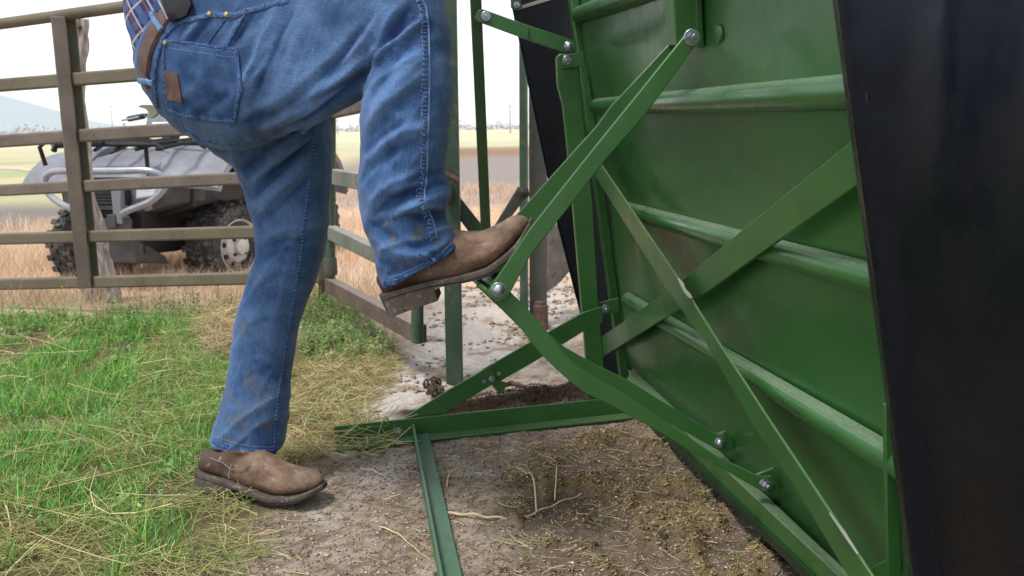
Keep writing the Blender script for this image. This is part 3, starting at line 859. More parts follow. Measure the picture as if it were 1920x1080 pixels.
x_ = N(n, 'ShaderNodeMix'); n.links.new(sel, x_.inputs['Factor']); n.links.new(vert, x_.inputs['A']); n.links.new(hori, x_.inputs['B'])
thr = x_.outputs['Result']
tw = ramp(n, thr, 0.30, 0.72, (0.72, 0.76, 0.81, 1), (1.36, 1.31, 1.22, 1))
gr_ = ramp(n, noise(n, 520, 2, 0.6, vec=gm.outputs['Position']), 0.32, 0.68, (0.74, 0.77, 0.82, 1), (1.30, 1.26, 1.2, 1))
blot = ramp(n, noise(n, 14, 5, 0.6, vec=gm.outputs['Position']), 0.3, 0.7, (0.84, 0.86, 0.88, 1), (1.14, 1.12, 1.10, 1))
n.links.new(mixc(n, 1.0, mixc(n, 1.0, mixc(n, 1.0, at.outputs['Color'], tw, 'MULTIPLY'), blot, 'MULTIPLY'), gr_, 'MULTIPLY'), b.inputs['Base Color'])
b.inputs['Roughness'].default_value = 0.9
b.inputs['Specular IOR Level'].default_value = 0.15
b.inputs['Sheen Weight'].default_value = 0.15
bump(n, b, thr, 0.35, 0.002)
M['denim'] = m
def own(me, name, mats, parent, smooth=True):
    off = np.array(root_loc(parent)); cc = coords(me) - off
    me.vertices.foreach_set('co', cc.astype(np.float32).ravel()); me.update()
    me.name = name
    if smooth: me.polygons.foreach_set('use_smooth', np.ones(len(me.polygons), bool))
    me.materials.clear()
    for q in (mats if isinstance(mats, (list, tuple)) else [mats]): me.materials.append(q)
    o = bpy.data.objects.new(name, me); COL.objects.link(o); o.parent = parent
    return o
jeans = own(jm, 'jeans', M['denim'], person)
M['denim_dark'] = paint('denim_seam', lin(40, 64, 106), lin(86, 116, 162), 0.9, scale=150, bumps=0.4, spec=0.1)
M['denim_patch'] = paint('denim_pocket', lin(42, 66, 100), lin(70, 96, 134), 0.9, scale=30, bumps=0.4, spec=0.1)
M['seam_light'] = paint('faded_seam', lin(84, 112, 156), lin(118, 144, 180), 0.9, scale=80, spec=0.1)
M['thread'] = paint('thread', lin(128, 142, 164), lin(158, 166, 180), 0.8, spec=0.1)
M['leather'] = paint('leather_belt', lin(74, 52, 44), lin(104, 76, 66), 0.5, scale=30, bumps=0.3)
M['brass'] = paint('brass_rivet', lin(150, 136, 96), lin(176, 164, 120), 0.45, metallic=0.6)
def strip(line, width, lift, mb=None, n_=40, thick=0.0022, jag=0.0):
    """flat band lying on the cloth along a picture line"""
    mb = mb or MB()
    L = np.array(line, float)
    seg = np.hypot(*(L[1:] - L[:-1]).T); cum = np.r_[0, np.cumsum(seg)]
    pn = []
    for t in np.linspace(0, cum[-1], n_):
        p, nn = hit(jb, np.interp(t, cum, L[:, 0]), np.interp(t, cum, L[:, 1]))
        if p: pn.append((p, nn))
    rings = []
    for i, (p, nn) in enumerate(pn):
        a_ = pn[max(i - 1, 0)][0]; b_ = pn[min(i + 1, len(pn) - 1)][0]
        t = (b_ - a_).normalized(); sd_ = t.cross(nn).normalized()
        q = p + nn * lift + sd_ * random.uniform(-jag, jag)
        h = width / 2
        rings.append([q - sd_ * h - nn * thick, q - sd_ * h * .8 + nn * thick * .6, q + nn * thick, q + sd_ * h * .8 + nn * thick * .6, q + sd_ * h - nn * thick])
    if len(rings) > 1: mb.rings(rings)
    return mb
def stitches(line, off, mb, pitch=0.0042, r_=0.00075, n_=200):
    L = np.array(line, float)
    seg = np.hypot(*(L[1:] - L[:-1]).T); cum = np.r_[0, np.cumsum(seg)]
    pn = []
    for t in np.linspace(0, cum[-1], n_):
        p, nn = hit(jb, np.interp(t, cum, L[:, 0]), np.interp(t, cum, L[:, 1]))
        if p: pn.append((p, nn))
    acc = 0
    for i in range(1, len(pn)):
        acc += (pn[i][0] - pn[i - 1][0]).length
        if acc >= pitch:
            acc = 0
            t = (pn[i][0] - pn[i - 1][0]).normalized(); p, nn = pn[i]
            q = p + t.cross(nn).normalized() * off + nn * 0.0026
            mb.tube([q - t * pitch * .3, q + nn * .0004, q + t * pitch * .3], [r_ * .6, r_, r_ * .6], 4)
    return mb
outseam = [(788, -8), (799, 15), (804, 60), (805, 110), (805, 160), (804, 210), (802, 260), (801, 305), (799, 340), (796, 360), (797, 378), (805, 398), (813, 418), (819, 446)]
strip(outseam, 0.0035, 0.0012, n_=90, thick=.0016).build('side_seam', M['seam_light'], jeans, smooth=True)
def ladder(line, o0, o1, pitch, name):
    L = np.array(line, float)
    seg = np.hypot(*(L[1:] - L[:-1]).T); cum = np.r_[0, np.cumsum(seg)]
    pn = [h_ for h_ in (hit(jb, np.interp(t, cum, L[:, 0]), np.interp(t, cum, L[:, 1])) for t in np.linspace(0, cum[-1], 260)) if h_[0]]
    mb = MB(); acc = 0
    for i in range(1, len(pn)):
        acc += (pn[i][0] - pn[i - 1][0]).length
        if acc >= pitch:
            acc = 0; t = (pn[i][0] - pn[i - 1][0]).normalized(); p, nn = pn[i]; sd_ = t.cross(nn).normalized()
            mb.tube([p + sd_ * o0 + nn * .0008, p + sd_ * (o0 + o1) / 2 + nn * .0016, p + sd_ * o1 + nn * .0008], [.0009, .0014, .0009], 5)
    return mb.build(name, M['seam_light'], jeans, smooth=True)
ladder(outseam, .0035, .0115, .0062, 'chain_stitch')
def stitch_line(line, off, pitch=0.0042):
    q = MB(); stitches(line, off, q, pitch)
    if q.v: q.build('stitching', M['thread'], jeans)
stitch_line(outseam, 0.0135, .006)
inseam = [(590, 236), (586, 290), (578, 350), (571, 420), (563, 480), (551, 560), (538, 640), (525, 720), (517, 790), (513, 850)]
strip(inseam, 0.006, 0.0004, n_=70, thick=.0014).build('inseam', M['denim_dark'], jeans, smooth=True)
ladder(inseam, -.003, .003, .0075, 'chain_stitch')

yoke = [(343, 240), (375, 262), (420, 271), (470, 268), (530, 256), (590, 238)]
strip(yoke, 0.006, 0.0002, n_=50).build('seat_seam', M['denim_dark'], jeans, smooth=True)
hemA = [(722, 532), (750, 527), (785, 512), (822, 490), (858, 458)]
strip(hemA, 0.012, 0.0016, n_=60, thick=.0016).build('hem', M['denim_dark'], jeans, smooth=True)
strip([(786, 476), (806, 484), (826, 495), (840, 486)], 0.005, 0.002, n_=20).build('hem_fold', M['denim_dark'], jeans, smooth=True)
hemB = [(400, 826), (430, 839), (470, 848), (529, 846)]
strip(hemB, 0.012, 0.0016, n_=60, thick=.0016).build('hem', M['denim_dark'], jeans, smooth=True)
stitch_line([(724, 522), (752, 515), (786, 500), (820, 478), (852, 448)], 0); stitch_line([(404, 816), (432, 827), (470, 836), (527, 838)], 0)
# front pocket edge and waist seam
front = [(338, 40), (368, 36), (395, 28), (440, 30), (462, 22), (500, 12), (540, 2)]
strip(front, 0.007, 0.002, n_=40).build('front_pocket_edge', M['denim_dark'], jeans, smooth=True)
stitch_line(front, 0.004); stitch_line(front, -0.004)
for q in ([(426, 34), (395, 75), (372, 118)], [(462, 24), (440, 60), (410, 118)]):
    strip(q, 0.003, 0.0006, n_=24).build('tuck_seam', M['denim_dark'], jeans, smooth=True)
# back pocket: a patch following the cloth
def patch(poly, name, mat, lift, parent, nu=22, nv=20, bulge=0.0):
    """poly: 4 picture corners (tl, tr, br, bl) plus optional sag of the edges"""
    tl, tr, br, bl = [np.array(p, float) for p in poly]
    V, ok = [], True
    for j in range(nv + 1):
        for i in range(nu + 1):
            u_, v_ = i / nu, j / nv
            q = (tl * (1 - u_) + tr * u_) * (1 - v_) + (bl * (1 - u_) + br * u_) * v_
            q = q + np.array([bulge * math.sin(math.pi * v_) * u_, 0])
            p, nn = hit(jb, q[0], q[1])
            if p is None: p, nn = V[-1][0], V[-1][1]
            V.append((p, nn))
    mb = MB(); k = nu + 1
    top = [p + nn * lift for p, nn in V]; bot = [p - nn * 0.002 for p, nn in V]
    fs = []
    nn_ = len(V)
    for j in range(nv):
        for i in range(nu):
            a_ = j * k + i
            fs.append((a_, a_ + 1, a_ + k + 1, a_ + k)); fs.append((nn_ + a_ + k, nn_ + a_ + k + 1, nn_ + a_ + 1, nn_ + a_))
    for i in range(nu):
        fs.append((i, nn_ + i, nn_ + i + 1, i + 1)); a_ = nv * k + i; fs.append((a_ + 1, nn_ + a_ + 1, nn_ + a_, a_))
    for j in range(nv):
        a_ = j * k; fs.append((a_ + k, nn_ + a_ + k, nn_ + a_, a_)); a_ += nu; fs.append((a_, nn_ + a_, nn_ + a_ + k, a_ + k))
    mb.add(top + bot, fs)
    return mb.build(name, mat, parent, smooth=True, angle=50)
pk = patch([(312, 76), (444, 93), (438, 226), (318, 207)], 'back_pocket', M['denim_patch'], 0.003, jeans, bulge=13)
edges = [[(312, 76), (350, 80), (400, 88), (444, 93)], [(444, 93), (449, 130), (454, 165), (447, 195), (440, 226)], [(440, 226), (410, 226), (360, 219), (318, 207)], [(318, 207), (312, 160), (308, 110), (312, 76)]]
for e_ in edges:
    strip(e_, 0.0055, 0.0032, n_=26, thick=0.0016).build('pocket_edge', M['denim_dark'], jeans, smooth=True)
    stitch_line(e_, 0.0045)
stitch_line([(316, 90), (350, 95), (400, 103), (442, 108)], 0, pitch=.0055)
M['thread_rust'] = paint('rust_thread', lin(110, 92, 96), lin(124, 104, 104), 0.9, spec=0.1)
rs = MB(); stitches([(352, 100), (382, 112), (404, 140), (384, 158), (350, 176)], 0, rs, pitch=.005, r_=.0007); rs.build('pocket_stitching', M['thread_rust'], jeans)
patch([(312, 132), (336, 138), (345, 190), (318, 187)], 'leather_patch', M['leather'], 0.0055, jeans, 8, 10)
for px, py in ((313, 81), (395, 28), (427, 29)):
    p, nn = hit(jb, px, py)
    if p: rv = MB(); rv.lathe([(.0052, 0), (.005, .003), (.0036, .0048), (.001, .0052)], p + nn * .002, nn, 14); rv.build('rivet', M['brass'], jeans, smooth=True)
# waistband, belt loops
strip([(296, 200), (291, 150), (296, 110), (308, 72), (326, 50), (348, 40)], 0.006, 0.002, n_=40).build('waistband_edge', M['denim_dark'], jeans, smooth=True)

# shirt: torso and sleeves, mostly above the frame
secT = [(270, 140, 505, -60, 1.80, .275), (258, 105, 500, -85, 1.80, .28), (248, 60, 500, -110, 1.80, .285), (243, 15, 505, -135, 1.80, .285), (246, -60, 520, -190, 1.81, .30), (262, -180, 540, -300, 1.82, .34), (290, -320, 560, -420, 1.82, .40), (330, -430, 545, -500, 1.82, .40), (390, -500, 500, -530, 1.82, .20)]
mb = loft(densify(secT, 4), 30)
sh = P(440, -420, 1.65); el = P(640, -330, 1.52); ha = P(830, -420, 1.58)
mb.tube([sh, (sh + el) / 2, el, (el + ha) / 2, ha], [.075, .062, .052, .045, .036], 14)
sh2 = P(440, -420, 2.0); el2 = P(650, -320, 2.12); ha2 = P(840, -400, 2.05)
mb.tube([sh2, (sh2 + el2) / 2, el2, (el2 + ha2) / 2, ha2], [.075, .062, .052, .045, .036], 14)
tm = remeshed(mb, 0.009, 4)
tco = coords(tm); tno = normals(tm)
tco += tno * ((fbm(tco[:, 0] + tco[:, 1], tco[:, 2], 14, 3, 14) - .5) * .018)[:, None]
tm.vertices.foreach_set('co', tco.astype(np.float32).ravel()); tm.update()
m, n, b = newmat('plaid')
tc = N(n, 'ShaderNodeTexCoord'); 
def bandx(axis, freq, lo, hi, ph=0):
    mp = N(n, 'ShaderNodeMapping'); mp.inputs['Rotation'].default_value = (0, R(28), 0); n.links.new(tc.outputs['Object'], mp.inputs['Vector'])
    s_ = N(n, 'ShaderNodeSeparateXYZ'); n.links.new(mp.outputs[0], s_.inputs[0])
    v_ = math_(n, 'FRACT', math_(n, 'ADD', math_(n, 'MULTIPLY', s_.outputs[axis], freq), ph))
    x = N(n, 'ShaderNodeMath', operation='COMPARE'); n.links.new(v_, x.inputs[0]); x.inputs[1].default_value = lo; x.inputs[2].default_value = hi
    return x.outputs[0]
col = mixc(n, 0.0, lin(44, 56, 96), lin(44, 56, 96))
for ax_, fr, lo, hi, cc, ph in (('X', 24, .5, .16, lin(88, 110, 160), 0), ('Z', 24, .5, .16, lin(70, 92, 146), .2), ('X', 24, .12, .05, lin(196, 190, 196), 0), ('Z', 24, .12, .05, lin(190, 184, 190), .2), ('X', 24, .9, .04, lin(150, 84, 80), 0)):
    f_ = bandx(ax_, fr, lo, hi, ph)
    col = mixc(n, math_(n, 'MULTIPLY', f_, 0.75), col, cc)
n.links.new(col, b.inputs['Base Color']); b.inputs['Roughness'].default_value = 0.9
M['plaid'] = m
shirt = own(tm, 'shirt', m, person)
# belt around the waist, at the back and side
tb = bvh_of(jm)
def wpt(t):                            # waist ring of the torso loft
    l, r_ = P(281, 114, 1.80), P(512, -74, 1.80)
    c = (l + r_) / 2; u_ = (r_ - l) / 2
    return c + u_ * 0.985 * math.cos(t) + Vector((0, 0.152, -0.042)) * math.sin(t)
upb = Vector((-0.5, 0, 0.62)).normalized()
bline = [(274, 158), (271, 138), (273, 112), (281, 82), (292, 58), (306, 36), (322, 16), (340, -8), (362, -30)]
strip(bline, 0.036, 0.0045, n_=40, thick=.003).build('belt', M['leather'], person, smooth=True, angle=40)
for q in ([(281, 18), (289, 30), (299, 46), (309, 60)], [(268, 150), (280, 152), (294, 155)]):
    strip(q, 0.011, 0.0085, n_=14, thick=.0025).build('belt_loop', M['seam_light'], jeans, smooth=True)
# body: head, neck and hands, out of the frame
M['skin'] = paint('skin', lin(176, 126, 100), lin(196, 146, 120), 0.55, scale=14)
mb = MB()
hc = P(470, -640, 1.82)
pr_ = []
for z_, rx, ry, ox in ((-.19, .055, .06, -.01), (-.12, .058, .060, 0), (-.105, .062, .058, .02), (-.08, .085, .065, .022), (-.04, .098, .074, .012), (0, .104, .078, .005), (.04, .104, .078, 0), (.08, .092, .070, -.004), (.105, .062, .05, -.006), (.118, .02, .018, -.006)):
    pr_.append([hc + Vector((ox + rx * math.cos(2 * math.pi * j / 20), ry * math.sin(2 * math.pi * j / 20), z_)) for j in range(20)])
mb.rings(pr_)
mb.tube([hc + Vector((.098, 0, .02)), hc + Vector((.125, 0, -.025)), hc + Vector((.10, 0, -.035))], [.010, .016, .012], 8)
for s_ in (-1, 1): mb.tube([hc + Vector((-.005, s_ * .076, .02)), hc + Vector((-.015, s_ * .09, 0)), hc + Vector((-.005, s_ * .08, -.03))], [.012, .014, .010], 8)
for hp, dd in ((ha, 1), (ha2, -1)):
    fw = Vector((.95, 0, .1))
    mb.tube([hp - fw * .05, hp + fw * .02, hp + fw * .06, hp + fw * .10], [.030, .034, .042, .034], 12)
    for k in range(4):
        o_ = Vector((0, (k - 1.5) * .021, 0)); ln_ = (.075, .085, .08, .062)[k]
        s0 = hp + fw * .095 + o_
        mb.tube([s0 - fw * .02, s0 + fw * ln_ * .4, s0 + fw * ln_ * .62 - Vector((0, 0, .022)), s0 + fw * ln_ * .5 - Vector((0, 0, .05))], [.011, .0105, .010, .0085], 8)
    mb.tube([hp + fw * .04 + Vector((0, dd * -.03, 0)), hp + fw * .075 + Vector((0, dd * -.055, -.02)), hp + fw * .105 + Vector((0, dd * -.045, -.045))], [.014, .0125, .010], 8)
mb.tube([hc + Vector((-.015, 0, -.17)), P(448, -480, 1.82), P(440, -380, 1.82)], [.06, .075, .10], 14)
for q in ((sh, el, ha), (sh2, el2, ha2)):
    mb.tube([P(440, -400, 1.82), q[0], (q[0] + q[1]) / 2, q[1], (q[1] + q[2]) / 2, q[2]], [.05, .05, .045, .036, .034, .028], 10)
own(remeshed(mb, 0.006, 2), 'body', M['skin'], person)
M['felt'] = paint('hat_felt', lin(70, 58, 48), lin(90, 76, 62), 0.9)
mb = MB(); mb.lathe([(.108, -.0), (.112, .02), (.105, .09), (.085, .125), (.03, .118)], hc + Vector((0, 0, .05)), (0, 0, 1), 28); mb.lathe([(.09, 0), (.185, .012), (.19, .018), (.09, .010)], hc + Vector((0, 0, .045)), (0, 0, 1), 28)
mb.build('hat', M['felt'], person, smooth=True)

# pouch on the belt and wrench in the far back pocket
M['black_leather'] = paint('black_leather', lin(22, 22, 26), lin(40, 40, 46), 0.42, scale=30, bumps=0.3)
bel = thing('belt_pouch', 'black leather pouch clipped on the brown belt', 'pouch', P(335, 15, 1.63))
mb = MB()
pa, pb2 = P(312, -30, 1.665), P(350, 26, 1.645)
pts = [(300, -60), (322, -60), (345, -30), (362, 8), (352, 32), (336, 40), (318, 40), (312, 30), (300, 0)]
def rounded(pts, d, t):
    c = np.mean(pts, 0); out = []
    for sc, dz in ((.55, -t / 2), (.88, -t * .45), (1, -t * .2), (1, t * .2), (.9, t / 2)):
        out.append([P(*(c + (np.array(p) - c) * sc), d + dz) for p in pts])
    mb.rings(out)
rounded(pts, 1.63, .034); mb.build('pouch_body', M['black_leather'], bel, smooth=True, angle=60)
mb = MB(); mb.tube([P(294, -20, 1.645), P(300, 4, 1.638), P(310, 22, 1.632), P(316, 36, 1.63)], .0035, 8); mb.build('clip', M['zinc'], bel, smooth=True)
wr = thing('wrench', 'dull steel open-ended wrench sticking out of the far back pocket', 'wrench', P(300, 210, 1.86))
M['wrench'] = paint('wrench_steel', lin(128, 130, 108), lin(150, 150, 128), 0.45, metallic=0.3, scale=30)
wp = [(330, 201), (308, 196), (292, 199), (280, 196), (266, 196), (257, 200), (272, 204), (279, 211), (277, 218), (268, 217), (284, 222), (292, 217), (296, 211), (310, 207), (330, 214)]
mb = MB(); mb.prism([P(x, y, 1.86) for x, y in wp], Vector((0, .010, 0))); mb.build('wrench_head', M['wrench'], wr, bevel=0.0015)

# boots
M['boot'] = None
m, n, b = newmat('boot_leather')
tc = N(n, 'ShaderNodeTexCoord')
col = mixc(n, ramp(n, noise(n, 22, 6, 0.65), 0.35, 0.68), lin(100, 78, 62), lin(148, 122, 102))
sz = N(n, 'ShaderNodeSeparateXYZ'); n.links.new(tc.outputs['Object'], sz.inputs[0])
sh0 = math_(n, 'ADD', math_(n, 'MULTIPLY', sz.outputs['X'], -1.0), math_(n, 'MULTIPLY', sz.outputs['Z'], 0.7))
shaft = ramp(n, math_(n, 'ADD', math_(n, 'ADD', sh0, 0.5), math_(n, 'MULTIPLY', noise(n, 30, 4), 0.03)), 0.445, 0.475)
col = mixc(n, math_(n, 'MULTIPLY', shaft, .8), col, lin(64, 48, 42))
col = mixc(n, ramp(n, noise(n, 45, 5, 0.7), 0.6, 0.68), col, lin(168, 140, 116))
mudm = math_(n, 'MULTIPLY', ramp(n, noise(n, 26, 4, 0.6), 0.56, 0.64), ramp(n, sz.outputs['Z'], 0.035, 0.085, (1, 1, 1, 1), (0, 0, 0, 1)))
col = mixc(n, mudm, col, lin(112, 72, 52))
n.links.new(col, b.inputs['Base Color']); b.inputs['Roughness'].default_value = 0.62; b.inputs['Specular IOR Level'].default_value = 0.35
bump(n, b, noise(n, 60, 6, 0.65), 0.8, 0.005)
M['boot'] = m
M['sole'] = paint('rubber_sole', lin(66, 58, 52), lin(98, 88, 80), 0.85, spots=lin(124, 112, 100), spot_amt=0.53, scale=25, bumps=0.5)
M['boot_thread'] = paint('boot_thread', lin(128, 112, 98), lin(150, 134, 118), 0.8)
M['sole_line'] = paint('sole_groove', lin(34, 30, 28), lin(48, 42, 38), 0.9)
def boot_meshes(bend=0.0, L=0.295, lean=0.0):
    """local: x heel->toe, z up, sole bottom at z=0; bend lifts the toe"""
    def hw(x):                          # half width of the sole along the foot
        t = x / L
        return np.interp(t, [0, .03, .10, .22, .36, .50, .64, .76, .86, .94, .985, 1.0], [.004, .022, .032, .035, .034, .038, .046, .049, .045, .034, .018, .004])
    def zb_(x):                         # bottom of the upper (top of the welt)
        t = x / L
        return np.interp(t, [0, .15, .33, .48, .65, .85, 1.0], [.044, .042, .034, .023, .016, .018, .026]) + bend * max(0, t - .55) ** 2
    def ztop(x):
        t = x / L
        return np.interp(t, [0, .06, .16, .30, .42, .52, .62, .72, .82, .90, .96, 1.0], [.072, .088, .092, .094, .094, .103, .090, .074, .064, .058, .048, .030]) + bend * max(0, t - .55) ** 2
    mb = MB(); rr = []
    for t in np.r_[0.005, .02, .05, np.linspace(.1, .9, 22), .94, .97, .99, .998]:
        x = t * L; h = hw(x) * .97; z0, z1 = zb_(x) - .004, ztop(x)
        ring = []
        for j in range(24):
            a_ = 2 * math.pi * j / 24
            ca, sa = math.cos(a_), math.sin(a_)
            yy = h * math.copysign(abs(ca) ** .75, ca)
            zz = (z0 + z1) / 2 + (z1 - z0) / 2 * math.copysign(abs(sa) ** .85, sa)
            k = (zz - z0) / (z1 - z0)
            yy *= 1 - .30 * max(0, k - .35) / .65 * (1 if t < .8 else .5)
            ring.append(Vector((x, yy, zz)))
        rr.append(ring)
    mb.rings(rr)
    rr = []
    for z_, cx, rx, ry in ((.05, .074, .060, .034), (.072, .080, .054, .034), (.086, .092, .042, .028), (.105, .105, .030, .022)):
        cx += lean * max(0, z_ - .07)
        rr.append([Vector((cx + rx * math.cos(2 * math.pi * j / 24), ry * math.sin(2 * math.pi * j / 24), z_)) for j in range(24)])
    mb.rings(rr)
    up_ = mb
    # sole with heel block
    mb = MB(); rr = []
    ts = np.r_[0.0, .01, .03, .07, .12, .2, .27, .32, .325, .36, .42, np.linspace(.5, .9, 9), .94, .97, .99, 1.0]
    for t in ts:
        x = (t * 1.035 - .015) * L; h = hw(t * L) + .0042
        zt_ = zb_(t * L) + .001
        thick = np.interp(t, [0, .32, .326, .40, .5, .8, 1.0], [.044, .038, .016, .013, .014, .016, .013])
        zl = zt_ - thick
        rr.append([Vector((x, -h, zt_)), Vector((x, -h - .001, (zt_ + zl) / 2 + .003)), Vector((x, -h * .97, zl)), Vector((x, h * .97, zl)), Vector((x, h + .001, (zt_ + zl) / 2 + .003)), Vector((x, h, zt_))])
    mb.rings(rr)
    so_ = mb
    # welt groove line
    mb = MB(); pts = []
    for s_, q in ((-1, np.linspace(.02, .985, 40)), (1, np.linspace(.985, .02, 40))):
        for t in q:
            pts.append(Vector(((t * 1.035 - .015) * L, s_ * (hw(t * L) + .0046), zb_(t * L) - .0085)))
    mb.tube(pts, .0011, 5)
    gr = mb
    # seam on the side and pull strap
    mb = MB()
    mb.tube([Vector((.052, -.0345, .085)), Vector((.085, -.0350, .078)), Vector((.104, -.0360, .066)), Vector((.135, -.0355, .070)), Vector((.150, -.030, .084))], .0011, 6)
    mb.tube([Vector((.100, -.0375, .045)), Vector((.102, -.0370, .056)), Vector((.104, -.0360, .066)), Vector((.106, -.0335, .077))], .0015, 6)
    se = mb
    return up_, so_, gr, se
def place_boot(O, X, Zh, bend, parent, lean=0.0, L=0.295):
    X = X.normalized(); Yv = Zh.cross(X).normalized(); Zv = X.cross(Yv)
    Mx = Matrix((X, Yv, Zv)).transposed()
    up_, so_, gr, se = boot_meshes(bend, L=L, lean=lean)
    bm_ = remeshed(up_, 0.0045, 3)
    cc = coords(bm_); nn = normals(bm_)
    cr = np.sin((cc[:, 0] * 1.0 + cc[:, 2] * .8) * 260) * np.exp(-((cc[:, 0] - .165) / .035) ** 2) * sstep(.05, .08, cc[:, 2])
    cr2 = np.sin(cc[:, 2] * 330 + np.sin(cc[:, 0] * 60) * .8) * sstep(.085, .11, cc[:, 2]) * np.exp(-((cc[:, 0] - .09) / .05) ** 2)
    fc = ridged(cc[:, 0] + cc[:, 2] * .5, cc[:, 1] * 1.0 + cc[:, 2], 60, 3, 301) * np.exp(-((cc[:, 0] - .175) / .05) ** 2) * sstep(.035, .06, cc[:, 2])
    cc += nn * (cr * .0008 - fc * .005 + cr2 * .0014 + (fbm(cc[:, 0] + cc[:, 1], cc[:, 2], 40, 3, 6) - .5) * .004)[:, None]
    bm_.vertices.foreach_set('co', cc.astype(np.float32).ravel())
    bm_.polygons.foreach_set('use_smooth', np.ones(len(bm_.polygons), bool)); bm_.materials.clear(); bm_.materials.append(M['boot']); bm_.update()
    bo = bpy.data.objects.new('boot', bm_); COL.objects.link(bo); bo.parent = parent
    bo.rotation_euler = Mx.to_euler(); bo.location = O - root_loc(parent)
    for q, nm, mt, bv in ((so_, 'sole', M['sole'], .003), (gr, 'welt_groove', M['sole_line'], 0), (se, 'boot_seam', M['boot_thread'], 0)):
        me = q.mesh(nm); me.materials.append(mt)
        o = bpy.data.objects.new(nm, me); COL.objects.link(o); o.parent = bo
        me.polygons.foreach_set('use_smooth', [True] * len(me.polygons)); me.set_sharp_from_angle(angle=R(40))
        if bv: bb = o.modifiers.new('b', 'BEVEL'); bb.width = bv; bb.segments = 2; bb.limit_method = 'ANGLE'; bb.angle_limit = R(45)
    return bo
hs_, ts_ = G(372, 913, 0.012), G(628, 951, 0.0)
X1 = ts_ - hs_
place_boot(hs_ + Vector((0.004, 0, 0.004)), X1, Vector((.02, 0, 1)), 0.10, person, 0.1, 0.305)
hr, tr_ = P(735, 592, 1.565), P(1000, 480, 1.565)
X2 = tr_ - hr
place_boot(hr, X2, Vector((-.45, 0, 1)), 0.19, person, 0.45)

# ------------------------------------------------------------------ old alley frame behind the new chute
UPV = Vector((0, 0, 1))
al = thing('alley_frame', 'old grey-green steel alley frame with a V brace bolted between its posts', 'alley frame', G(1005, 612))
def sq_post(name, px0, py0, px1, py1, d, w_, t_, mat, parent, bev=.003, zbot=None):
    a_, b_ = P(px0, py0, d), P(px1, py1, d)
    if zbot is not None: b_.z = zbot
    mb = MB(); mb.beam(a_, b_, (1, 0, 0), w_, t_)
    return mb.build(name, mat, parent, bevel=bev)
sq_post('post', 1008, -120, 1009, 615, 3.55, 0.070, 0.06, M['post_grey'], al)
sq_post('hinge_pipe', 979, -120, 981, 600, 3.48, 0.026, 0.03, M['pipe_green'], al)
plate('gap_light_strip', [(986, -60), (989, -60), (991, 590), (987, 590)], (Vector((0, 3.50, 0)), Vector((0, 1, 0))), 0.004, M['edge'], 0.0005, al)  # pale strip painted in for the bright gap between the posts
mb = MB(); mb.lathe([(.030, -.02), (.030, .085), (.024, .090), (.024, .1), (.015, .103)], P(1014, 612, 3.46), UPV, 16); mb.build('base_sleeve', M['rust'], al, smooth=True)
fr_ = (Vector((0, 2.86, 0)), Vector((-.12, 1, 0)))
plate('v_brace', [(848, 352), (905, 424), (925, 428), (903, 446), (884, 442), (840, 382)], (Vector((0, 2.78, 0)), Vector((0, 1, 0))), 0.014, M['pipe_green'], 0.002, al)
plate('v_brace', [(884, 442), (902, 446), (925, 428), (972, 350), (990, 352), (994, 366), (982, 376), (934, 440)], (Vector((0, 2.80, 0)), Vector((-.12, 1, 0))), 0.014, M['post_grey'], 0.002, al)
bolt(980, 359, (Vector((0, 2.79, 0)), Vector((-.12, 1, 0))), 0.016, al, mat=M['post_grey'])
gp = thing('gate_post', 'chipped dark green square steel post that the rusty gate panel closes against', 'gate post', G(853, 727))
sq_post('post', 838, -90, 853, 727, 2.74, 0.052, 0.05, M['pipe_green'], gp)
hk = thing('chain_hook', 'rusty bent hook on the dark green gate post', 'hook', P(845, 340, 2.70))
mb = MB(); mb.tube([P(815, 318, 2.70), P(836, 328, 2.69), P(848, 332, 2.69), P(856, 338, 2.69), P(858, 344, 2.69)], [.010, .011, .010, .009, .006], 8); mb.build('hook', M['rust'], hk, smooth=True)
mb = MB(); mb.lathe([(.008, -.03), (.012, -.02), (.012, .02), (.008, .03)], P(842, 366, 2.70), UPV, 10); mb.build('latch_pin', M['rust'], hk, smooth=True)
tb_ = thing('concrete_slab', 'rough grey concrete slab leaning behind the alley post', 'slab', G(1040, 560))
mb = MB(); mb.prism([P(x, y, 3.7) for x, y in ((1022, 425), (1052, 420), (1075, 480), (1072, 505), (1050, 530), (1025, 548))], Vector((0, .06, 0))); mb.build('slab_body', M['concrete'], tb_, bevel=.006)
ch = thing('rusty_chain', 'small heap of rusty chain beside the dark green gate post', 'chain', G(815, 745))
mb = MB()
for i in range(26):
    c = G(random.gauss(815, 14), random.gauss(742, 10)); c.z = gz(c.x, c.y) + random.uniform(.006, .034)
    c.x = c.x * .7 + G(815, 742).x * .3; c.y = c.y * .6 + G(815, 742).y * .4
    ax = Vector((random.gauss(0, 1), random.gauss(0, 1), random.gauss(0, 1))).normalized(); ay = ax.orthogonal().normalized()
    pts = [c + ax * .015 * math.cos(a_) + ay * .009 * math.sin(a_) for a_ in np.linspace(0, 2 * math.pi, 11)]
    mb.tube(pts, .0034, 6)
mb.build('chain_links', M['rust'], ch, smooth=True)
ht = thing('iron_bar', 'short dark iron bar lying in the manure beyond the cross bar', 'bar', G(960, 728))
mb = MB(); mb.tube([G(930, 728, .02), G(958, 718, .025), G(985, 726, .02)], [.007, .009, .006], 8); mb.build('bar', M['rust'], ht, smooth=True)

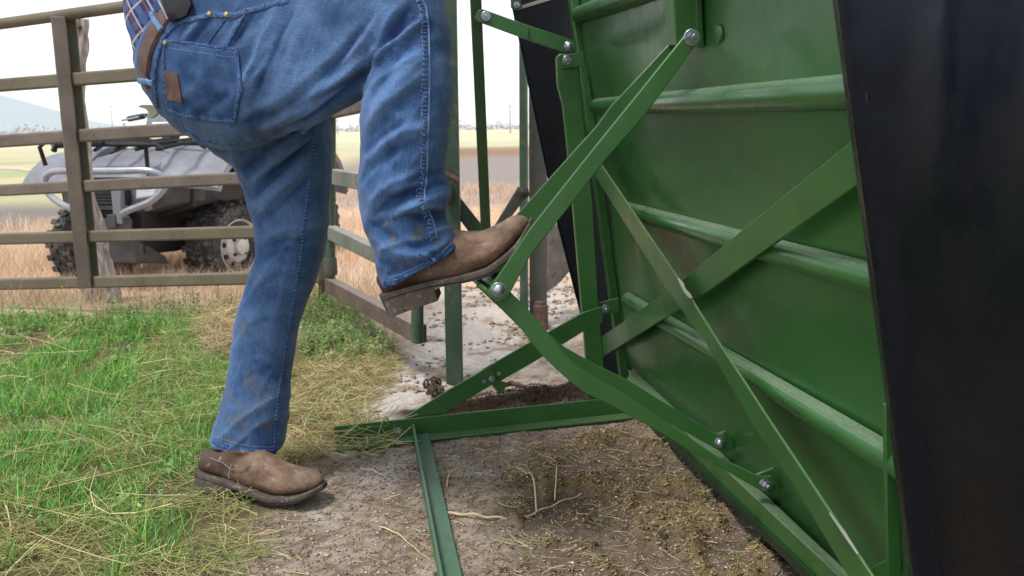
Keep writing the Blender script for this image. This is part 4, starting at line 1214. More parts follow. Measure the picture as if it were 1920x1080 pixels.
# ------------------------------------------------------------------ cattle gate on the left
def dg(px):                             # the gate comes nearer towards the right
    return 1 / (1 / 4.08 + (1 / 3.56 - 1 / 4.08) * px / 605.0)
gate = thing('cattle_gate', 'weathered brown steel cattle gate with six square rails behind the man', 'gate', G(150, 575))
rails = [(45, .140, 38, 'gate_green'), (160, .078, 27, 'gate_green'), (265, .067, 27, 'gate'), (357, .050, 25, 'gate'), (448, .027, 25, 'gate_green'), (533, .024, 25, 'gate_green')]
for y0, sl_, wpx, mt in rails:
    a_ = P(-700, y0 + 700 * sl_, dg(-700)); b_ = P(608, y0 - sl_ * 608, dg(608))
    if y0 == 45:
        mb = MB(); mb.tube([a_, b_], .024, 14); mb.build('top_rail', M[mt], gate, smooth=True, angle=40)
    else:
        h = wpx * 0.0023
        mb = MB(); mb.beam(a_, b_, UPV, h * .92, .034); mb.build('rail', M[mt], gate, bevel=.009, seg=3)
def gstile(px0, py0, px1, py1, w_, off, mt):
    a_ = P(px0, py0, dg(px0) - off); b_ = P(px1, py1, dg(px1) - off)
    mb = MB(); mb.beam(a_, b_, (1, .4, 0), w_, .045); mb.build('upright', M[mt], gate, bevel=.004)
gstile(109, 32, 160, 540, 0.056, .040, 'gate')
gstile(131, 36, 176, 538, 0.050, -.045, 'gate_shaded')  # rear upright, its shade put into the paint
gstile(600, -90, 606, 525, 0.045, .0, 'gate')
# hinge post at the corner
hp_ = thing('corner_post', 'rusty brown corner post with green hinge pipe between the two gate panels', 'gate post', G(606, 556))
mb = MB(); mb.beam(P(604, -140, 3.62), G(608, 562), (1, 0, 0), .05, .05); mb.build('post', M['rail_rust'], hp_, bevel=.004)
mb = MB(); mb.tube([P(622, -140, 3.52), P(620, 520, 3.52)], .019, 12); mb.build('hinge_pipe', M['pipe_green'], hp_, smooth=True)
mb = MB(); mb.lathe([(.026, 0), (.028, .01), (.028, .06), (.025, .07)], P(620, 515, 3.52), UPV, 14); mb.build('hinge_collar', M['post_grey'], hp_, smooth=True)
# second panel coming towards the camera
pan2 = thing('swing_gate', 'rusty square tube gate panel swung towards the camera behind the raised boot', 'gate', G(782, 650))
def r2(p, q, h, mt, nm='rail'):
    a_ = P(p[0], p[1], 3.53); b_ = P(q[0], q[1], 2.72)
    mb = MB(); mb.beam(a_, b_, UPV, h, .040); mb.build(nm, M[mt], pan2, bevel=.004)
r2((620, 209), (782, 172), .055, 'rail_rust'); r2((620, 330), (782, 358), .058, 'rail_grey'); r2((618, 434), (782, 512), .055, 'rail_grey'); r2((618, 534), (790, 627), .060, 'rail_rust')
r2((620, 100), (782, 10), .055, 'rail_rust')
mb = MB(); mb.tube([P(778, -100, 2.70), P(783, 642, 2.70)], .0195, 14); mb.build('end_pipe', M['pipe_green'], pan2, smooth=True, angle=40)

# weathered wooden post behind the gate
wpst = thing('wooden_post', 'split grey weathered wooden fence post behind the cattle gate', 'post', G(185, 590))
m, n, b = newmat('weathered_wood')
tcw = N(n, 'ShaderNodeTexCoord')
g1 = noise(n, 1.0, 6, 0.65, vec=tcw.outputs['Object'], stretch=(90, 90, 7))
col = mixc(n, ramp(n, g1, .36, .66), lin(132, 120, 112), lin(216, 204, 194))
col = mixc(n, ramp(n, noise(n, 9, 4), .62, .72), col, lin(96, 58, 44))
n.links.new(col, b.inputs['Base Color']); b.inputs['Roughness'].default_value = .9; bump(n, b, g1, 1.0, .01)
M['wood'] = m
def gnarl(pts, rads, n_=18, seed=0, mb=None):
    mb = mb or MB(); pts = [Vector(p) for p in pts]
    D = []
    for i in range(len(pts) - 1):
        for j in range(6):
            t = j / 6; D.append((pts[i].lerp(pts[i + 1], t), rads[i] * (1 - t) + rads[i + 1] * t))
    D.append((pts[-1], rads[-1]))
    rr = []
    for i, (p, r_) in enumerate(D):
        rr.append([p + Vector((math.cos(a_), math.sin(a_), 0)) * r_ * (1 + .30 * math.sin(3 * a_ + seed + i * .08) * math.sin(i * .4 + seed) + .22 * math.sin(7 * a_ + i * .15)) for a_ in np.linspace(0, 2 * math.pi, n_, endpoint=False)])
    mb.rings(rr)
    return mb
dW = 4.35
gnarl([P(151, 36, dW), P(149, 70, dW), P(146, 110, dW), P(148, 170, dW), P(152, 235, dW), P(160, 300, dW), P(160, 380, dW), P(172, 455, dW), P(183, 530, dW), P(190, 602, dW)], [.026, .036, .034, .024, .022, .030, .046, .056, .064, .070], 20, 1).build('trunk', M['wood'], wpst, smooth=True, angle=70)
gnarl([P(178, 440, dW - .08), P(195, 490, dW - .08), P(207, 540, dW - .09), P(212, 585, dW - .1)], [.018, .034, .040, .036], 14, 3).build('split_side', M['wood'], wpst, smooth=True, angle=70)
mb = MB(); mb.tube([P(146, 48, dW - .035), P(150, 52, dW - .045)], [.012, .010], 8); mb.build('knot', M['rust'], wpst, smooth=True)

# ------------------------------------------------------------------ quad bike
M['plastic'] = paint('silver_plastic', lin(116, 118, 125), lin(142, 144, 151), 0.42, spots=lin(140, 130, 118), spot_amt=.6, bumps=.05, scale=7)
M['plastic_dark'] = paint('grey_plastic', lin(66, 66, 70), lin(86, 86, 90), 0.5, scale=12)
M['blackpl'] = paint('black_plastic', lin(16, 16, 18), lin(28, 28, 30), 0.55, scale=14)
M['tyre'] = paint('tyre_rubber', lin(36, 35, 36), lin(74, 72, 70), 0.9, spots=lin(126, 122, 116), spot_amt=.5, scale=9, bumps=.4)
M['rimm'] = paint('steel_rim', lin(196, 192, 186), lin(222, 220, 216), 0.45, metallic=.2, scale=20)
M['silver_tube'] = paint('silver_tube', lin(150, 154, 164), lin(172, 176, 184), 0.35, metallic=.3)
m, n, b = newmat('lamp_glass'); b.inputs['Base Color'].default_value = lin(214, 218, 222); b.inputs['Roughness'].default_value = .12; b.inputs['Coat Weight'].default_value = .6
M['lamp'] = m
quad = thing('quad_bike', 'silver grey utility quad bike with black racks parked in dry grass behind the gate', 'quad bike', (-2.25, 5.45, -0.09))
yaw = R(9)
QM = Matrix.Translation(Vector((-2.13, 5.42, -0.09))) @ Matrix.Rotation(-yaw - R(90), 4, 'Z')     # local +x is forward (towards the camera)
def q_(x, y, z): return QM @ Vector((x, y, z))
QR = QM.to_3x3()
def qbuild(mb, name, mat, parent=quad, **k):
    mb.v = [QM @ v for v in mb.v]
    return mb.build(name, mat, parent, **k)
def hull(secs, mb=None, n_=None):
    mb = mb or MB()
    mb.rings([[Vector(p) for p in s_] for s_ in secs])
    return mb
# local: x forward, y to the vehicle's left (right in the picture), z up
def sec(x, w_, zt, zs, zb, crown=.04):
    return [(x, -w_, zb), (x, -w_, zs), (x, -w_ * .82, zt - .012), (x, -w_ * .4, zt + crown * .7), (x, 0, zt + crown), (x, w_ * .4, zt + crown * .7), (x, w_ * .82, zt - .012), (x, w_, zs), (x, w_, zb)]
mb = hull([sec(.50, .20, .62, .58, .46, .01), sec(.44, .26, .70, .64, .48, .015), sec(.28, .28, .76, .70, .52, .02), sec(.02, .20, .80, .72, .50, .03), sec(-.25, .16, .82, .72, .50, .03), sec(-.5, .16, .78, .70, .5, .02)])
body_q = qbuild(mb, 'body', M['plastic'], bevel=.008, angle=30)
for s_ in (-1, 1):                      # front fenders flare over the wheels
    mb = MB(); rr = []
    for a_ in np.linspace(0.55, 2.55, 12):
        x = .02 + .50 * math.cos(a_); z = .36 + .40 * math.sin(a_) * (1 if a_ < 1.6 else .96)
        rr.append([Vector((x, s_ * .22, z + .06)), Vector((x, s_ * .40, z + .045)), Vector((x, s_ * .60, z + .02)), Vector((x * .98, s_ * .615, z - .005)), Vector((x * .97, s_ * .58, z + .0)), Vector((x, s_ * .40, z + .02)), Vector((x, s_ * .22, z + .03))])
    mb.rings(rr); qbuild(mb, 'fender', M['plastic'], smooth=True, angle=40)
    mb = MB(); rr = []
    for a_ in np.linspace(.5, 3.0, 12):
        x = -1.25 + .44 * math.cos(a_); z = .36 + .40 * math.sin(a_)
        rr.append([Vector((x, s_ * .18, z + .06)), Vector((x, s_ * .40, z + .05)), Vector((x, s_ * .60, z)), Vector((x, s_ * .58, z - .03)), Vector((x, s_ * .40, z + .02)), Vector((x, s_ * .18, z + .03))])
    mb.rings(rr); qbuild(mb, 'fender', M['plastic'], smooth=True, angle=40)
mb = hull([[(-.35, -.13, .62), (-.35, .13, .62), (-.35, .12, .80), (-.35, -.12, .80)], [(-.7, -.15, .62), (-.7, .15, .62), (-.7, .14, .78), (-.7, -.14, .78)], [(-1.25, -.18, .62), (-1.25, .18, .62), (-1.25, .17, .84), (-1.25, -.17, .84)]])
qbuild(mb, 'seat', M['blackpl'], bevel=.03)
mb = hull([[(.50, -.16, .22), (.50, .16, .22), (.52, .19, .47), (.52, -.19, .47)], [(.2, -.2, .2), (.2, .2, .2), (.2, .2, .52), (.2, -.2, .52)], [(-1.3, -.2, .22), (-1.3, .2, .22), (-1.3, .2, .62), (-1.3, -.2, .62)]])
qbuild(mb, 'chassis', M['blackpl'], bevel=.01)
mb = hull([[(.54, -.14, .18), (.54, .14, .18), (.56, .15, .32), (.56, -.15, .32)], [(.30, -.20, .14), (.30, .20, .14), (.36, .2, .2), (.36, -.2, .2)]])
qbuild(mb, 'skid_plate', M['plastic_dark'], bevel=.006)
mb = MB(); mb.box((.53, -.02, .55), (.05, .28, .10)); grl = qbuild(mb, 'grille', M['blackpl'], bevel=.006)
for k in range(5):
    mb = MB(); mb.box((.558, -.02, .515 + k * .018), (.006, .26, .005)); qbuild(mb, 'bar', M['plastic_dark'], grl)
for s_ in (-1, 1):
    mb = hull([[(.47, s_ * .14, .52), (.47, s_ * .27, .54), (.45, s_ * .28, .64), (.47, s_ * .15, .61)], [(.515, s_ * .15, .53), (.50, s_ * .255, .55), (.48, s_ * .265, .625), (.505, s_ * .155, .60)]])
    qbuild(mb, 'headlight', M['lamp'], bevel=.006)
    # bumper loop of silver tube
    pts = [(.50, s_ * .10, .40), (.58, s_ * .11, .45), (.60, s_ * .15, .475), (.58, s_ * .27, .52), (.565, s_ * .345, .58), (.56, s_ * .355, .63), (.565, s_ * .33, .67), (.58, s_ * .26, .69), (.59, s_ * .12, .69), (.59, 0, .69)]
    dd = densify([p for p in pts], 4)
    mb = MB(); mb.tube([Vector(p) for p in dd], .0185, 10); qbuild(mb, 'bumper_tube', M['silver_tube'], smooth=True)
    # mirrors of the rack: side rails
for y_ in (-.40, -.24, -.08, .08, .24, .40):
    mb = MB(); mb.tube([(.52, y_ * .75, .80), (.40, y_, .83), (-.02, y_, .85), (-.10, y_, .84)], .011, 8); qbuild(mb, 'rack_bar', M['blackpl'], smooth=True)
for x_, w_ in ((.50, .33), (.20, .42), (-.08, .42)):
    mb = MB(); mb.tube([(x_, -w_, .80), (x_, -w_ * .9, .825), (x_, 0, .83), (x_, w_ * .9, .825), (x_, w_, .80)], .013, 8); qbuild(mb, 'rack_bar', M['blackpl'], smooth=True)
mb = MB(); mb.tube([(.53, -.36, .72), (.55, -.37, .82), (.53, -.32, .865), (.52, -.05, .87), (.53, 0, .84)], .012, 8); qbuild(mb, 'rack_hoop', M['blackpl'], smooth=True)
for x_, y_ in ((.45, -.2), (.45, .2), (0, -.3), (0, .3)):
    mb = MB(); mb.tube([(x_, y_, .60), (x_, y_, .83)], .012, 8); qbuild(mb, 'rack_post', M['blackpl'], smooth=True)
for s_ in (-1, 1):
    mb = hull([[(.36, s_ * .17, .40), (.36, s_ * .40, .47), (.36, s_ * .42, .66), (.36, s_ * .17, .66)], [(-.35, s_ * .17, .40), (-.35, s_ * .36, .47), (-.35, s_ * .36, .66), (-.35, s_ * .17, .66)]])
    qbuild(mb, 'wheel_arch_shade_block', M['blackpl'], bevel=.01)  # black block added so the space under the fender reads dark
    mb = hull([[(.50, s_ * .16, .45), (.44, s_ * .33, .50), (.43, s_ * .35, .62), (.49, s_ * .17, .64)], [(.30, s_ * .16, .43), (.28, s_ * .44, .50), (.28, s_ * .46, .66), (.30, s_ * .17, .68)]])
    qbuild(mb, 'side_fairing', M['plastic_dark'], bevel=.012)
    for zz in (.24, .36):
        mb = MB(); mb.tube([(.10, s_ * .16, zz + .02), (.0, s_ * .40, zz - .02), (-.10, s_ * .16, zz + .02)], .014, 8); qbuild(mb, 'suspension_arm', M['blackpl'], smooth=True)
    mb = MB(); mb.tube([(.03, s_ * .20, .56), (.03, s_ * .36, .28)], [.030, .026], 10); qbuild(mb, 'shock_absorber', M['plastic_dark'], smooth=True)
mb = MB(); mb.box((.512, 0, .645), (.012, .42, .012)); qbuild(mb, 'panel_gap', M['blackpl'])
mb = MB(); mb.box((.56, .085, .50), (.07, .055, .20)); qbuild(mb, 'bumper_bracket', M['plastic'], bevel=.008)
# winch plate and bracket
mb = MB(); mb.box((.575, .0, .40), (.02, .30, .06)); mb.box((.59, .05, .42), (.03, .05, .07)); qbuild(mb, 'winch_plate', M['plastic_dark'], bevel=.004)
# handlebar and instrument cowl
mb = hull([[(-.10, -.10, .88), (-.10, .10, .88), (-.14, .08, .98), (-.14, -.08, .98)], [(-.13, -.15, .90), (-.13, .15, .90), (-.18, .14, 1.06), (-.18, -.14, 1.06)], [(-.30, -.13, .94), (-.30, .13, .94), (-.30, .11, 1.07), (-.30, -.11, 1.07)]])
qbuild(mb, 'instrument_cowl', M['plastic'], bevel=.012)
mb = hull([[(-.085, -.09, .885), (-.085, .09, .885), (-.115, .085, .955), (-.115, -.085, .955)], [(-.075, -.075, .895), (-.075, .075, .895), (-.100, .07, .945), (-.100, -.07, .945)]])
qbuild(mb, 'headlight', M['lamp'], bevel=.004)
mb = MB(); mb.tube([Vector(p) for p in densify([(-.42, -.42, .98), (-.36, -.26, 1.0), (-.27, -.10, 1.0), (-.25, 0, .99), (-.27, .10, 1.0), (-.36, .26, 1.0), (-.42, .42, .98)], 3)], .013, 8); hb = qbuild(mb, 'handlebar', M['blackpl'], smooth=True)
for s_ in (-1, 1):
    mb = MB(); mb.tube([(-.385, s_ * .30, .995), (-.425, s_ * .43, .98)], .019, 10); qbuild(mb, 'grip', M['blackpl'], hb, smooth=True)
    mb = MB(); mb.tube([(-.30, s_ * .28, .99), (-.33, s_ * .42, .97)], .007, 6); qbuild(mb, 'lever', M['silver_tube'], hb, smooth=True)
mb = MB(); mb.tube([(-.05, 0, .66), (-.24, 0, .97)], .05, 10); qbuild(mb, 'steering_column', M['blackpl'], smooth=True)
def wheel(x, y, steer, s_):
    ax_l = Matrix.Rotation(steer, 3, 'Z') @ Vector((0, s_, 0))
    c = Vector((x, y, .205)); Rw, Wd = .272, .115
    mb = MB()
    prof = [(.165, -Wd * .8), (.20, -Wd), (.245, -Wd * .96), (.262, -Wd * .72), (.266, -Wd * .3), (.268, 0), (.266, Wd * .3), (.262, Wd * .72), (.245, Wd * .96), (.20, Wd), (.165, Wd * .8)]
    mb.lathe(prof + [(.12, Wd * .5), (.12, -Wd * .5), prof[0]], c, ax_l, 40, caps=False)
    e1 = Vector((0, 0, 1)); e2 = ax_l.cross(e1).normalized()
    for k in range(22):
        for sd_ in (-1, 1):
            an = 2 * math.pi * (k + (.5 if sd_ > 0 else 0)) / 22
            for (r0, r1, o0, o1, hh) in ((.262, .279, .006, .060, .026), (.257, .276, .055, .108, .034)):
                aa = an + (0 if o0 < .02 else .10)
                ra = e1 * math.cos(aa) + e2 * math.sin(aa); ta = -e1 * math.sin(aa) + e2 * math.cos(aa)
                mid = c + ax_l * sd_ * (o0 + o1) / 2 + ra * (r0 + r1) / 2
                mx = Matrix((ax_l, ta, ra)).transposed()
                mb.box(mid, (abs(o1 - o0), hh, r1 - r0), mx)
    t_ = qbuild(mb, 'wheel', M['tyre'], bevel=.003, seg=1)
    mb = MB(); of = .062
    mb.lathe([(.168, of + .030), (.160, of + .034), (.150, of + .015), (.135, of - .01), (.115, of - .012), (.09, of + .012), (.055, of + .02), (.045, of + .045), (.02, of + .05), (.001, of + .05)], c, ax_l, 32, 0, caps=False)
    for k in range(9):
        an = 2 * math.pi * k / 9
        p = c + (e1 * math.cos(an) + e2 * math.sin(an)) * .108 + ax_l * (of - .001)
        mb.lathe([(.016, -.006), (.016, .006), (.014, .007)], p, ax_l, 10, 1)
    for k in range(4):
        an = 2 * math.pi * (k + .5) / 4
        p = c + (e1 * math.cos(an) + e2 * math.sin(an)) * .062 + ax_l * (of + .012)
        mb.lathe([(.010, 0), (.009, .018), (.004, .02)], p, ax_l, 6, 1)
    qbuild(mb, 'rim', [M['rimm'], M['blackpl']], t_, smooth=True, angle=30)
wheel(0, .42, R(-17), 1); wheel(0, -.46, R(-17), -1); wheel(-1.25, .47, 0, 1); wheel(-1.25, -.47, 0, -1)

# ------------------------------------------------------------------ far things
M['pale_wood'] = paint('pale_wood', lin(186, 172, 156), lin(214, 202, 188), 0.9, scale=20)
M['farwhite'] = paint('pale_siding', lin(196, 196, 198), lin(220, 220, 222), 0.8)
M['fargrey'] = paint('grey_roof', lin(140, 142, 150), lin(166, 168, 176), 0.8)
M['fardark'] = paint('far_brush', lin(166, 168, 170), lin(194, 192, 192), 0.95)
def log(name, label, pix, r_, cat='pole'):
    pts = [G(x, y, -.06) for x, y in pix]
    mb = MB(); mb.tube(pts, r_, 8); o = mb.build(name, M['pale_wood'], None, smooth=True); tag(o, label, cat, None)
log('fallen_pole', 'pale fallen wooden pole nearest the left edge beyond the gate', [(-80, 312), (40, 318), (88, 326)], [.05, .06, .045])
log('fallen_pole', 'long pale fallen pole running back beside the quad bike rack', [(60, 322), (150, 305), (262, 287)], [.06, .06, .05])
br_ = thing('dead_branch', 'forked dead grey branch standing beyond the gate left of the quad bike', 'branch', P(205, 292, 9))
for pts in ([(212, 296), (204, 285), (194, 270), (186, 262)], [(206, 290), (214, 275), (222, 258), (224, 250)], [(204, 284), (206, 268), (202, 256)], [(216, 292), (228, 276), (236, 262)]):
    mb = MB(); mb.tube([P(x, y, 9) for x, y in pts], [.028, .022, .015, .008][:len(pts)], 6); mb.build('limb', M['wood'], br_, smooth=True)
fx = [(8, 12, 150), (34, 10, 160), (62, 14, 150), (92, 9, 170), (118, 12, 150), (176, 10, 160), (214, 16, 150), (246, 12, 150), (640, 7, 300), (700, 8, 300), (1000, 9, 300), (862, 9, 300)]
seen = ['far white shed at the left edge of the photo', 'small far grey shed just right of the white shed at the left edge', 'wide far pale shed left of the gate upright', 'low far shed beside the gate upright', 'far pale shed seen just left of the wooden post', 'far pale shed right of the wooden post', 'wide far pale barn behind the dead branch', 'far pale shed beside the quad bike cowl', 'tiny far shed behind the standing leg', 'tiny far shed by the raised leg', 'tiny far shed beside the black curtain', 'tiny far shed right of the raised knee']
for (px, hpx, d), lb in zip(fx, seen):
    base = P(px, 252 - px * .016 + 4, d); base.z = -.1
    hgt = hpx / F * d; wd = hgt * random.uniform(1.6, 2.6)
    t = thing('shed', lb, 'shed', base, 'far sheds along the horizon')
    mb = MB(); mb.box(base + Vector((0, 0, hgt * .35)), (wd, wd * .7, hgt * .7)); mb.build('wall', M['farwhite'], t)
    mb = MB(); z = hgt * .7
    mb.prism([base + Vector((-wd * .55, -wd * .4, z)), base + Vector((wd * .55, -wd * .4, z)), base + Vector((0, -wd * .4, z + hgt * .32))], Vector((0, wd * .8, 0))); mb.build('roof', M['fargrey'], t)
for px, top, d, lb in ((956, 194, 120, 'thin far utility pole between the green pull rod and the black curtain'), (207, 196, 160, 'thin far utility pole above the quad bike'), (686, 226, 170, 'short far utility pole beside the raised leg'), (632, 222, 170, 'short far utility pole just right of the standing leg')):
    t_ = P(px, top, d); b_ = Vector((t_.x, t_.y, -.1))
    t = thing('utility_pole', lb, 'utility pole', b_, 'far utility poles')
    mb = MB(); mb.tube([b_, t_], [.11, .07], 8); mb.build('pole', M['fargrey'], t, smooth=True)
    mb = MB(); mb.beam(t_ - Vector((.9, 0, .4)), t_ + Vector((.9, 0, -.4)), UPV, .1, .1); mb.build('crossarm', M['fargrey'], t)
def treeline(name, label, x0, x1, d, hmin, hmax, mat, n_=900):
    V = []; Fq = []
    for i in range(n_):
        px = random.uniform(x0, x1); c = P(px, 250, d + random.uniform(-8, 8)); hh = random.uniform(hmin, hmax) * (.4 + 1.2 * vnoise(np.array([px]), np.array([0.]), .03, 5)[0])
        z = random.uniform(-.2, hh); s_ = random.uniform(.25, .7)
        a_ = Vector((random.gauss(0, 1), random.gauss(0, 1), random.gauss(0, 1))).normalized(); b_ = a_.orthogonal().normalized()
        k = len(V); q = Vector((c.x, c.y, z))
        V += [q + a_ * s_, q + b_ * s_, q - a_ * s_, q - b_ * s_]; Fq.append((k, k + 1, k + 2, k + 3))
    o = np_mesh(name, [tuple(v) for v in V], Fq, None, mat)
    tag(o, label, 'trees', None, 'stuff')
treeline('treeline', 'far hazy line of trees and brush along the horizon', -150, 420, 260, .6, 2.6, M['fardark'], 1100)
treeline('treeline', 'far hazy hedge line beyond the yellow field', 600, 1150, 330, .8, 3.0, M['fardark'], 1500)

# ------------------------------------------------------------------ vegetation and litter
M['blade'] = attrmat('grass_blade', .6, .15, 30)
M['dryb'] = attrmat('dry_blade', .85, .15, 30)
def blades(name, xy, h, w_, lean, cols, mat, bend=0.6, z=None):
    """curved three-section blades"""
    n_ = len(xy)
    az = rng.uniform(0, 2 * np.pi, n_); ln = lean
    dx, dy = np.cos(az) * ln, np.sin(az) * ln
    fa = rng.uniform(0, 2 * np.pi, n_); wx, wy = np.cos(fa) * w_ / 2, np.sin(fa) * w_ / 2
    z0 = ground_z(xy[:, 0], xy[:, 1]) - .004 if z is None else z
    V = np.zeros((n_, 7, 3)); 
    for k, (t, ww) in enumerate(((0, 1.0), (.4, .9), (.75, .6), (1.0, 0))):
        hx = xy[:, 0] + dx * h * t ** (1 + bend); hy = xy[:, 1] + dy * h * t ** (1 + bend)
        hz = z0 + h * t * np.sqrt(np.clip(1 - (ln * .75 * t ** bend) ** 2, .04, 1))
        if k < 3:
            V[:, 2 * k] = np.stack([hx - wx * ww, hy - wy * ww, hz], 1); V[:, 2 * k + 1] = np.stack([hx + wx * ww, hy + wy * ww, hz], 1)
        else: V[:, 6] = np.stack([hx, hy, hz], 1)
    o = np.arange(n_)[:, None] * 7
    tri = np.concatenate([o + np.array([[0, 1, 3]]), o + np.array([[0, 3, 2]]), o + np.array([[2, 3, 5]]), o + np.array([[2, 5, 4]]), o + np.array([[4, 5, 6]])], 0)
    sh_ = np.repeat(cols, 7, 0)
    ob = np_mesh(name, V.reshape(-1, 3), tri, sh_, mat, smooth=True)
    return ob
def strands(name, P3, dirs, L, r_, cols, mat, curl=.4, droop=0.0):
    """thin bent straws lying about; three-sided tubes, five rings"""
    n_ = len(P3); K = 6
    side = np.stack([-dirs[:, 1], dirs[:, 0], np.zeros(n_)], 1)
    side /= np.linalg.norm(side, axis=1)[:, None] + 1e-9
    upv_ = np.cross(side, dirs)
    cv = rng.normal(0, curl, n_); cz = rng.normal(0, curl * .35, n_) - droop
    V = np.zeros((n_, K, 3, 3))
    for k in range(K):
        t = k / (K - 1) - .5
        c = P3 + dirs * (L * t)[:, None] + side * (L * cv * (t * t - .08))[:, None] + upv_ * (L * cz * (t * t - .1))[:, None]
        rr = r_ * (1 - .5 * (t + .5))
        for j in range(3):
            a_ = 2 * np.pi * j / 3
            V[:, k, j] = c + side * (rr * np.cos(a_))[:, None] + upv_ * (rr * np.sin(a_))[:, None]
    zmin = ground_z(V[:, :, 0, 0].ravel(), V[:, :, 0, 1].ravel()).reshape(n_, K)
    low = np.maximum(zmin + .0015 - V[:, :, :, 2].min(2), 0)
    V[:, :, :, 2] += low[:, :, None]
    o = (np.arange(n_) * K * 3)[:, None]
    fs = []
    for k in range(K - 1):
        for j in range(3):
            fs.append(o + np.array([[k * 3 + j, k * 3 + (j + 1) % 3, (k + 1) * 3 + (j + 1) % 3, (k + 1) * 3 + j]]))
    return np_mesh(name, V.reshape(-1, 3), np.concatenate(fs, 0), np.repeat(cols, K * 3, 0), mat, smooth=True)
def scatter_px(n_, poly, power=1.0):    # points on the ground inside a picture polygon, even on the ground
    gp_ = gpoly(poly); a_ = np.array(gp_); lo, hi = a_.min(0), a_.max(0)
    out = np.zeros((0, 2))
    while len(out) < n_:
        q = rng.uniform(lo, hi, (n_ * 2, 2)); q = q[polysd(q[:, 0], q[:, 1], gp_) < 0]
        out = np.concatenate([out, q])
    return out[:n_]
def palette(cols, n_, jit=.18, idx=None):
    c = np.array([lin(*q)[:3] for q in cols])
    i = rng.integers(0, len(cols), n_) if idx is None else idx
    return np.clip(c[i] * (1 + rng.normal(0, jit, (n_, 1))), 0, 1)
# fresh green grass
q = scatter_px(90000, [(-420, 600), (200, 600), (430, 590), (470, 600), (430, 700), (420, 830), (380, 930), (360, 1020), (320, 1180), (200, 1350), (-700, 1350)])
dens = fbm(q[:, 0], q[:, 1], 5.5, 3, 61)
edge = polysd(q[:, 0], q[:, 1], gpoly([(-420, 590), (420, 590), (440, 700), (400, 850), (330, 960), (240, 1150), (-700, 1400)]))
keep = (dens > .40) & (rng.uniform(0, 1, len(q)) < sstep(.10, -.06, edge))
q = q[keep]; dn = dens[keep]
h = rng.gamma(5, .0085, len(q)) * (.6 + 1.0 * (dn - .35))
blades_o = blades('grass', q, h + .012, rng.uniform(.0011, .0026, len(q)), rng.uniform(.2, .95, len(q)), palette([(100, 164, 62), (116, 182, 74), (132, 194, 88), (92, 150, 62), (156, 192, 100), (120, 174, 114), (172, 182, 108)], len(q), .16), M['blade'])
tag(blades_o, 'short lush green grass growing under the gate', 'grass', None, 'stuff')
# olive mown strands lying over the grass edge and round the boots
def lay(n_, poly, zlo, zhi, Lr, rr, cols, name, label, cat, tilt=.25, curl=.5, clump=None, jit=.2):
    q = scatter_px(n_ * 3, poly)
    if clump:
        f = fbm(q[:, 0], q[:, 1], clump[0], 3, clump[2]); q = q[(f + rng.normal(0, .04, len(q))) > clump[1]]
    q = q[:n_]; k = len(q)
    az = rng.uniform(0, 2 * np.pi, k); tl = rng.normal(0, tilt, k)
    d = np.stack([np.cos(az) * np.cos(tl), np.sin(az) * np.cos(tl), np.sin(tl)], 1)
    p = np.stack([q[:, 0], q[:, 1], ground_z(q[:, 0], q[:, 1]) + rng.uniform(zlo, zhi, k)], 1)
    o = strands(name, p, d, rng.uniform(*Lr, k), rng.uniform(*rr, k), palette(cols, k, jit), M['dryb'], curl)
    tag(o, label, cat, None, 'stuff')
OLIVE = [(166, 166, 104), (184, 178, 124), (148, 154, 90), (204, 190, 144), (134, 146, 84), (172, 158, 114), (150, 172, 100)]
STRAW = [(206, 182, 138), (190, 164, 120), (216, 196, 156), (170, 142, 104), (224, 206, 170)]
lay(4600, [(-250, 850), (150, 800), (330, 800), (400, 900), (520, 960), (560, 1010), (450, 1090), (300, 1300), (-500, 1300)], .002, .035, (.03, .13), (.0006, .0012), OLIVE, 'hay_litter', 'olive mown grass strands lying round the standing boot', 'litter', clump=(6, .44, 71))
lay(1700, [(280, 640), (440, 600), (440, 800), (380, 900), (200, 880)], .004, .05, (.04, .16), (.0006, .0012), OLIVE + [(120, 160, 80)], 'hay_litter', 'pale mown strands lying over the green grass behind the standing leg', 'litter', clump=(5, .46, 72))
lay(3600, [(520, 700), (720, 640), (760, 700), (690, 760), (620, 800), (600, 860), (530, 880)], .002, .03, (.03, .13), (.0006, .0012), OLIVE + STRAW, 'hay_litter', 'tangled mown strands between the standing leg and the cross bar', 'litter', clump=(7, .42, 73))
lay(320, [(540, 780), (690, 780), (740, 850), (560, 870)], .003, .05, (.05, .22), (.0008, .0015), STRAW + OLIVE, 'hay_litter', 'loose straw drifted over the end of the cross bar', 'litter', curl=.9, tilt=.4)
lay(900, [(540, 860), (1300, 800), (1560, 1090), (1300, 1300), (480, 1300), (520, 960)], .001, .006, (.015, .07), (.0005, .0011), STRAW + OLIVE, 'straw_litter', 'short straws scattered on the foreground dirt', 'litter', tilt=.08)
lay(500, [(380, 610), (430, 600), (445, 680), (400, 700)], .01, .11, (.06, .24), (.0008, .0017), STRAW, 'hay_litter', 'bunch of dry straw behind the shin of the standing leg', 'litter', curl=.7, tilt=.5)
lay(170, [(-250, 640), (420, 620), (430, 820), (330, 960), (200, 1200), (-400, 1200)], .015, .07, (.12, .36), (.0008, .0016), STRAW + [(176, 186, 110), (196, 190, 130)], 'loose_stems', 'long loose dry stems lying over the green grass', 'litter', curl=.7, tilt=.18)
lay(2600, [(-350, 620), (420, 610), (430, 800), (330, 960), (-400, 1200)], .001, .02, (.03, .09), (.0006, .0012), [(150, 138, 96), (128, 116, 78), (176, 160, 118)], 'thatch', 'dead brown thatch under the green grass', 'litter', clump=(8, .5, 74))
